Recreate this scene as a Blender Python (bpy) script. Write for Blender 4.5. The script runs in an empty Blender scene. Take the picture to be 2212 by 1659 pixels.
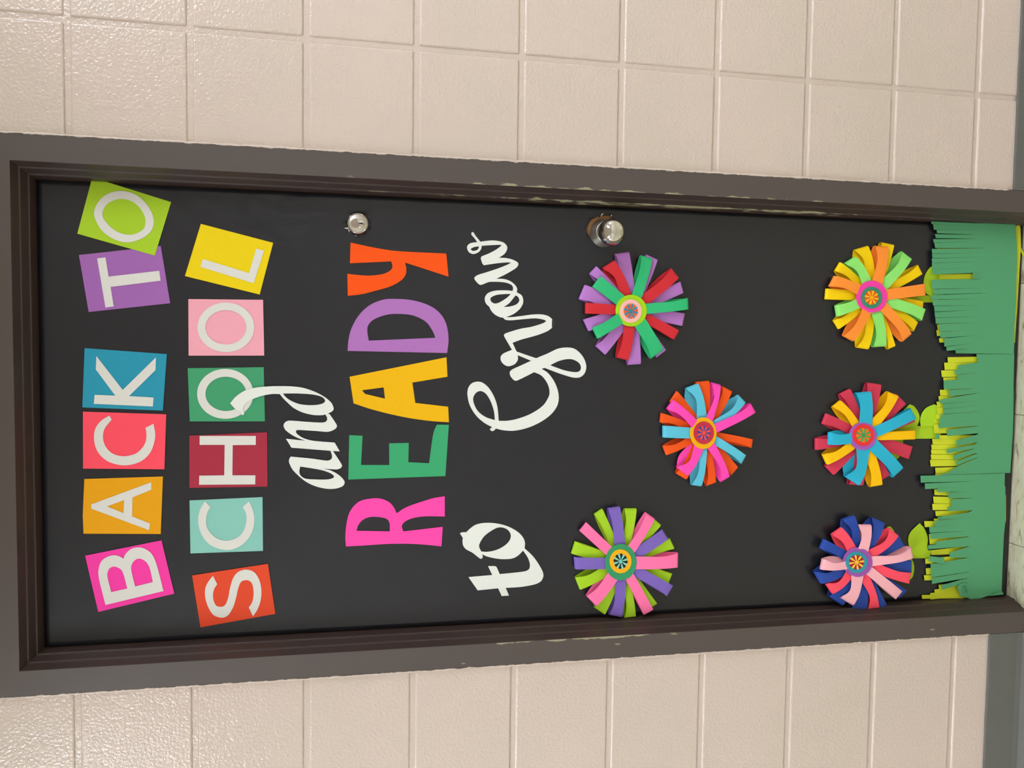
import bpy, bmesh, math, random
from mathutils import Matrix, Vector, noise
from mathutils.geometry import tessellate_polygon, delaunay_2d_cdt
random.seed(7)
sc = bpy.context.scene
COL = sc.collection

# ------------------------------------------------------------------ camera
CAM = [[0.0128444, 0.9986747, 0.0498375, 0.14241], [-0.1841993, 0.0513519, -0.9815465, -1.49996], [-0.982805, 0.0034273, 0.1846147, 1.49266], [0, 0, 0, 1]]
LENS = 27.105
HW = 0.5001
OFF = [0, 0.0473, 0.0562, 0.0645, 0.0669]
DEP = [-0.006, -0.006, 0.0115, 0.029, 0.0519]
ZT = 2.1515
XH = 0.7033
cd = bpy.data.cameras.new('camera'); cam = bpy.data.objects.new('camera', cd); COL.objects.link(cam)
cd.sensor_fit = 'HORIZONTAL'; cd.sensor_width = 36.0; cd.lens = LENS; cd.clip_start = .02
cam.matrix_world = Matrix(CAM)           # the phone was held on its side: the photograph lies a quarter turn over
sc.camera = cam
# ------------------------------------------------------------------ world, light, exposure
sc.view_settings.view_transform = 'Standard'; sc.view_settings.look = 'None'
sc.view_settings.gamma = 1; sc.view_settings.use_curve_mapping = False
sc.view_settings.exposure = -0.04
w = bpy.data.worlds.new('world'); sc.world = w; w.use_nodes = True
w.node_tree.nodes['Background'].inputs[0].default_value = (1, .96, .92, 1)
w.node_tree.nodes['Background'].inputs[1].default_value = .3
LAMP_POWER = 30.0
CEIL = 2.72
LAMPS = [(1.95, -1.38), (-1.95, -1.38), (4.6, -1.38), (-4.6, -1.38)]
LAMP_SX, LAMP_SY = .60, 1.20

# ------------------------------------------------------------------ traced shapes, in tenths of a millimetre on the door (x, z[, corner])
CARDS = [('O_lime',[(4344,19911,1),(4339,19666,1),(4020,18540,1),(3016,18836,1),(3371,20163,1)],[(3741,19872),(3981,19782),(4134,19600),(4182,19368),(4117,19137),(3932,18947),(3688,18846),(3473,18893),(3314,19079),(3243,19321),(3305,19560),(3465,19756)],[[(3747,19731),(3917,19660),(4017,19502),(4036,19353),(3982,19188),(3847,19056),(3682,18991),(3512,19018),(3409,19161),(3385,19319),(3448,19509),(3600,19672)]]),('T',[(2983,20143,1),(3199,18731,1),(2137,18575,1),(1942,19991,1)],[(2932,19831,1),(2954,19688,1),(2602,19640,1),(2737,18759,1),(2553,18738,1),(2413,19607,1),(2055,19559,1),(2031,19700,1)],[]),('L',[(3638,18017,1),(3332,16708,1),(2339,16959,1),(2652,18307,1)],[(2981,17985,1),(2740,17150,1),(3212,17016,1),(3175,16875,1),(2550,17068,1),(2831,18029,1)],[]),('O_pink',[(2222,18250,1),(2239,16897,1),(1169,16879,1),(1154,18253,1)],[(1709,17060),(1526,17101),(1370,17214),(1265,17382),(1227,17579),(1261,17775),(1361,17940),(1512,18049),(1691,18087),(1871,18047),(2026,17936),(2131,17770),(2171,17574),(2140,17378),(2041,17211),(1890,17099)],[[(1708,17203),(1582,17232),(1474,17314),(1401,17436),(1375,17579),(1398,17721),(1467,17840),(1571,17920),(1695,17947),(1820,17918),(1927,17838),(2000,17717),(2028,17575),(2006,17433),(1938,17312),(1833,17231)]]),('K',[(1274,20067,1),(1179,18641,1),(112,18721,1),(175,20121,1)],[(1128,19865,1),(500,19419,1),(1115,18831,1),(876,18842,1),(386,19311,1),(359,18881,1),(190,18895,1),(242,19921,1),(409,19904,1),(395,19549,1),(882,19878,1)],[]),('C_red',[(96,20112,1),(40,18662,1),(-1006,18704,1),(-969,20124,1)],[(23,19658,1),(-77,19801),(-220,19899),(-382,19926),(-563,19903),(-717,19825),(-837,19694),(-897,19544),(-918,19410),(-902,19258),(-828,19088),(-684,18951),(-502,18881),(-337,18857),(-135,18886,1),(-212,19026,1),(-336,19012),(-482,19030),(-609,19103),(-707,19222),(-746,19425),(-693,19608),(-565,19724),(-402,19771),(-230,19744),(-56,19617,1)],[]),('A',[(-1166,20106,1),(-1144,18731,1),(-2245,18780,1),(-2195,20134,1),(-1846,20142,1)],[(-1644,19990,1),(-1630,19954,1),(-1248,18939,1),(-1390,18936,1),(-1529,19270,1),(-1891,19282,1),(-2037,18969,1),(-2162,18986,1),(-1724,19991,1)],[[(-1689,19717,1),(-1576,19417,1),(-1827,19430,1)]]),('O_green',[(916,18272,1),(945,16889,1),(-103,16870,1),(-97,18242,1)],[(430,17081),(246,17121),(90,17234),(-14,17402),(-49,17599),(-12,17794),(92,17958),(247,18067),(429,18104),(611,18065),(765,17954),(869,17789),(907,17593),(872,17398),(769,17231),(614,17120)],[[(430,17209),(303,17238),(196,17320),(125,17442),(100,17586),(126,17728),(197,17848),(304,17928),(429,17955),(554,17926),(661,17845),(732,17725),(758,17582),(733,17439),(663,17318),(556,17237)]]),('H',[(-371,18251,1),(-317,16833,1),(-1376,16826,1),(-1373,18258,1)],[(-376,18065,1),(-385,17038,1),(-559,17040,1),(-558,17464,1),(-1143,17474,1),(-1151,17048,1),(-1328,17054,1),(-1314,18082,1),(-1139,18077,1),(-1140,17622,1),(-552,17612,1),(-547,18066,1)],[]),('C_teal',[(-1614,18257,1),(-1581,16920,1),(-2640,16914,1),(-2640,18249,1)],[(-1636,17979,1),(-1790,18064),(-1985,18102),(-2182,18076),(-2371,17990),(-2517,17841),(-2596,17586),(-2544,17364),(-2408,17203),(-2222,17103),(-2015,17070),(-1835,17097),(-1652,17167,1),(-1768,17284,1),(-1888,17227),(-2011,17217),(-2170,17246),(-2309,17327),(-2390,17452),(-2413,17603),(-2370,17752),(-2263,17875),(-2130,17948),(-1989,17959),(-1859,17937),(-1749,17879,1)],[]),('B',[(-2613,20111,1),(-2369,18768,1),(-3409,18547,1),(-3696,19898,1)],[(-3566,19768,1),(-3347,18738,1),(-2839,18855),(-2632,18936),(-2525,19054),(-2487,19182),(-2516,19309),(-2605,19404),(-2695,19443,1),(-2646,19514),(-2622,19615),(-2651,19733),(-2735,19834),(-2907,19882),(-3091,19869)],[[(-3325,19665,1),(-3268,19382,1),(-3000,19442),(-2896,19491),(-2838,19600),(-2878,19693),(-3006,19729)],[(-3236,19242,1),(-3165,18927,1),(-2889,18981),(-2766,19048),(-2703,19158),(-2740,19252),(-2839,19304),(-2950,19302)]]),('S',[(-3070,18222,1),(-2899,16821,1),(-3901,16684,1),(-4093,18077,1)],[(-3093,17841,1),(-3260,17763,1),(-3352,17820),(-3464,17842),(-3578,17830),(-3675,17787),(-3709,17707),(-3683,17627),(-3553,17568),(-3347,17528),(-3160,17473),(-3040,17384),(-2995,17232),(-3053,17080),(-3219,16981),(-3431,16944),(-3640,16965),(-3809,17028),(-3925,17104,1),(-3747,17181,1),(-3642,17118),(-3481,17090),(-3309,17108),(-3231,17152),(-3202,17233),(-3233,17322),(-3354,17376),(-3523,17413),(-3710,17467),(-3858,17548),(-3911,17620),(-3920,17699),(-3862,17832),(-3706,17928),(-3514,17983),(-3344,17984),(-3215,17934)],[])]
READY = [('Y',[([(3391,15254,1),(3323,14884),(3260,14397),(3241,13382,1),(2785,13333,1),(3037,14199,1),(2925,14173),(2810,14181),(2692,14262),(2563,14475),(2473,14752),(2392,15043),(2356,15305,1),(2784,15314,1),(2766,15124),(2761,14882),(2796,14639),(2866,14493),(2950,14444),(3051,14469,1),(2989,15266,1)],[])]),('D',[([(1277,15306,1),(1257,13348,1),(1546,13322),(1848,13375),(2063,13511),(2208,13730),(2300,14062),(2316,14392),(2295,14621),(2183,14880),(1981,15090),(1716,15234),(1486,15290)],[[(1484,14899,1),(1559,13586,1),(1692,13642),(1874,13777),(1994,14027),(2022,14308),(2000,14554),(1905,14798),(1787,14911),(1655,14927)]])]),('A',[([(769,15268,1),(1171,13361,1),(780,13337,1),(659,14040,1),(251,13978,1),(174,13318,1),(-140,13300,1),(-117,13628),(-60,14047),(26,14462),(136,14873),(245,15190,1)],[[(503,15026,1),(561,14605,1),(336,14577,1),(430,14967,1)]])]),('E',[([(-386,15271,1),(-401,15013,1),(-981,15041,1),(-993,14487,1),(-557,14492,1),(-553,14104,1),(-942,14109,1),(-968,13693,1),(-494,13634),(-324,13601),(-189,13544,1),(-194,13302,1),(-1235,13362,1),(-1269,15287,1)],[])]),('R',[([(-2608,15330,1),(-2603,15027),(-2587,14532),(-2597,14115),(-2627,13778),(-2674,13430,1),(-2274,13408,1),(-2344,14200,1),(-2239,14231),(-2156,14185),(-2083,14035),(-2048,13783),(-2063,13367,1),(-1649,13371,1),(-1685,13616),(-1811,14036),(-1883,14203),(-1973,14336,1),(-1861,14386),(-1740,14487),(-1663,14669),(-1663,14866),(-1709,15063),(-1839,15209),(-2005,15290),(-2239,15331),(-2441,15342)],[[(-2301,15127,1),(-2334,14471,1),(-2164,14476),(-2077,14535),(-2034,14700),(-2031,14865),(-2081,14996),(-2179,15086)]])])]
AND = [([(249,17504,1),(378,17401),(499,17225),(555,17012),(578,16744),(581,16627),(578,16392),(550,16156),(468,15919),(370,15744),(255,15616),(140,15571),(90,15600),(45,15680,1),(17,15776),(18,15951),(68,16157),(158,16330),(272,16455),(354,16533),(427,16588,1),(429,16727),(397,16906),(341,17066),(267,17208),(184,17267),(100,17265,1),(45,17244,1),(17,17289,1),(91,17315,1),(145,17417,1)],[[(438,16533,1),(439,16235),(419,15967),(378,15808),(313,15736),(255,15760),(219,15871),(211,16046),(236,16235),(305,16393),(370,16479)]]),([(-443,16475,1),(-619,16373,1),(-689,15631,1),(-704,15454,1),(-529,15551,1),(-487,15967),(-429,16157),(-341,16275),(-284,16283),(-273,16236),(-295,15919),(-313,15679),(-265,15551),(-207,15508),(-141,15535),(33,15648,1),(46,15696,1),(28,15728,1),(-41,15696),(-107,15712),(-131,15791),(-116,16078),(-90,16409),(-119,16487),(-184,16519),(-266,16488),(-348,16393),(-423,16267),(-486,16109,1)],[]),([(-794,16386,1),(-838,15998),(-884,15695),(-852,15615),(-785,15602),(-689,15631,1),(-695,15583,1),(-971,15413),(-1029,15429),(-1061,15518),(-1036,15775,1),(-1084,15615),(-1187,15453),(-1305,15361),(-1388,15388),(-1438,15517),(-1443,15678),(-1402,15871),(-1316,16062),(-1205,16205),(-1055,16347),(-906,16418),(-840,16413)],[[(-991,16208,1),(-1028,15998),(-1072,15791),(-1133,15631),(-1193,15563),(-1234,15590),(-1257,15695),(-1252,15919),(-1232,16110),(-1173,16197),(-1090,16224)]])]
GROW = [([(3687,12868),(3676,12835),(3621,12800),(3560,12749),(3502,12697,1),(3523,12576),(3536,12448),(3528,12319),(3498,12216),(3431,12153),(3368,12150),(3278,12200),(3194,12315,1),(3194,12186),(3169,12043),(3122,11939),(3078,11912),(3007,11950),(2921,12079),(2834,12233),(2772,12362,1),(2769,12207),(2731,12077),(2651,11972),(2576,11931),(2506,11940,1),(2529,12025,1),(2599,12016),(2655,12050),(2691,12141),(2707,12258),(2709,12412),(2700,12515),(2659,12617),(2638,12688),(2674,12746),(2754,12810),(2792,12804),(2838,12735),(2894,12569),(2976,12338),(3058,12146),(3103,12062,1),(3106,12146),(3084,12340),(3034,12622,1),(3074,12654),(3173,12685),(3212,12662),(3273,12522),(3360,12369),(3443,12271),(3453,12318),(3442,12472),(3421,12671,1),(3362,12679),(3297,12727),(3252,12828),(3278,12918),(3352,12963),(3415,12957),(3467,12894),(3493,12761,1),(3570,12819),(3642,12883)],[[(3408,12728,1),(3392,12817),(3352,12890),(3320,12867),(3314,12829),(3334,12765),(3373,12731)]]),([(2533,12025,1),(2542,12139),(2538,12307),(2518,12436),(2471,12538),(2394,12591),(2306,12588),(2243,12549),(2206,12503,1),(2119,12457),(2044,12379),(1995,12275),(1988,12210,1),(2001,12152,1),(2064,12003),(2169,11874),(2273,11810),(2362,11804),(2451,11838),(2508,11940,1)],[[(2471,12060,1),(2465,12203),(2444,12358),(2397,12460),(2359,12483),(2302,12459),(2270,12394),(2284,12317),(2340,12214),(2406,12124)],[(2445,11962,1),(2370,12020),(2279,12097),(2204,12206,1),(2218,12070),(2257,11953),(2309,11895),(2360,11883),(2417,11910)]]),([(1987,12216,1),(2001,12152,1),(2004,12028),(2029,11833),(2063,11610),(2070,11412),(2034,11266),(1952,11172),(1875,11155),(1797,11196),(1808,11179),(1730,11284),(1645,11494),(1544,11843),(1480,12013,1),(1303,11927,1),(1237,11727),(1170,11515,1),(1117,11620,1),(1228,11902,1),(1139,11897),(1056,11949),(1012,12032),(1003,12115),(1047,12199),(1122,12251),(1204,12249),(1266,12188),(1336,12022,1),(1593,12178),(1641,12190),(1676,12144),(1769,11847),(1816,11607),(1894,11370),(1937,11309,1),(1967,11384),(1986,11543),(1971,11740),(1939,12027),(1943,12157)],[]),([(1170,11515,1),(1269,11277),(1368,11065),(1398,10880),(1375,10708),(1263,10562),(1124,10473),(985,10444),(859,10483),(782,10582),(777,10726),(849,10985),(924,11200),(972,11329,1),(953,11399,1),(875,11270),(717,11140),(523,11051),(342,11023),(175,11060),(8,11186),(-144,11397),(-267,11678),(-323,11958),(-312,12182),(-276,12336,1),(-317,12377),(-328,12418),(-289,12460),(-248,12412,1),(-151,12586),(0,12753),(206,12879),(424,12929),(560,12910),(648,12842),(683,12733),(663,12623),(561,12498),(383,12385),(177,12313),(-118,12279,1),(-117,12101),(-79,11891),(24,11611),(189,11359),(383,11234),(522,11225),(675,11282),(812,11397),(883,11553,1),(811,11693),(706,11916),(716,11972),(795,12043),(877,12062),(932,12017),(1016,11836),(1117,11620,1)],[[(1028,11216,1),(1112,11047),(1155,10876),(1150,10733),(1081,10602),(984,10557),(907,10592),(889,10699),(926,10915)],[(-104,12358,1),(81,12381),(287,12453),(438,12551),(492,12662),(451,12758),(342,12812),(205,12783),(69,12699),(-41,12546)]])]
TO = [([(-2419,13056,1),(-2401,13011),(-2402,12925,1),(-2322,12839),(-2250,12725),(-2222,12575),(-2225,12401),(-2260,12202),(-2324,12026),(-2423,11860),(-2531,11752),(-2650,11698),(-2779,11702,1),(-2825,11733,1),(-2927,11842),(-2981,11959),(-2989,12135),(-2967,12310),(-2920,12486),(-2869,12591,1),(-2922,12579),(-2962,12601),(-2948,12648),(-2833,12788),(-2752,12927),(-2675,12985),(-2582,13000),(-2519,12992,1)],[[(-2813,12609,1),(-2710,12656),(-2629,12640),(-2504,12560),(-2404,12434),(-2328,12283),(-2328,12166),(-2381,12060),(-2476,12000),(-2581,12011),(-2672,12080),(-2750,12196),(-2803,12336),(-2823,12487)]]),([(-2779,11702,1),(-2926,11546),(-3084,11424),(-3277,11314),(-3385,11294),(-3489,11347),(-3548,11477),(-3588,11773),(-3594,12090,1),(-3759,12019,1),(-3761,12172,1),(-3595,12250,1),(-3619,12675,1),(-3334,12869,1),(-3312,12376,1),(-3122,12466,1),(-3130,12314),(-3155,12285),(-3300,12219,1),(-3282,11896),(-3262,11683),(-3218,11601),(-3125,11584),(-2982,11628),(-2825,11733,1)],[])]
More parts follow.
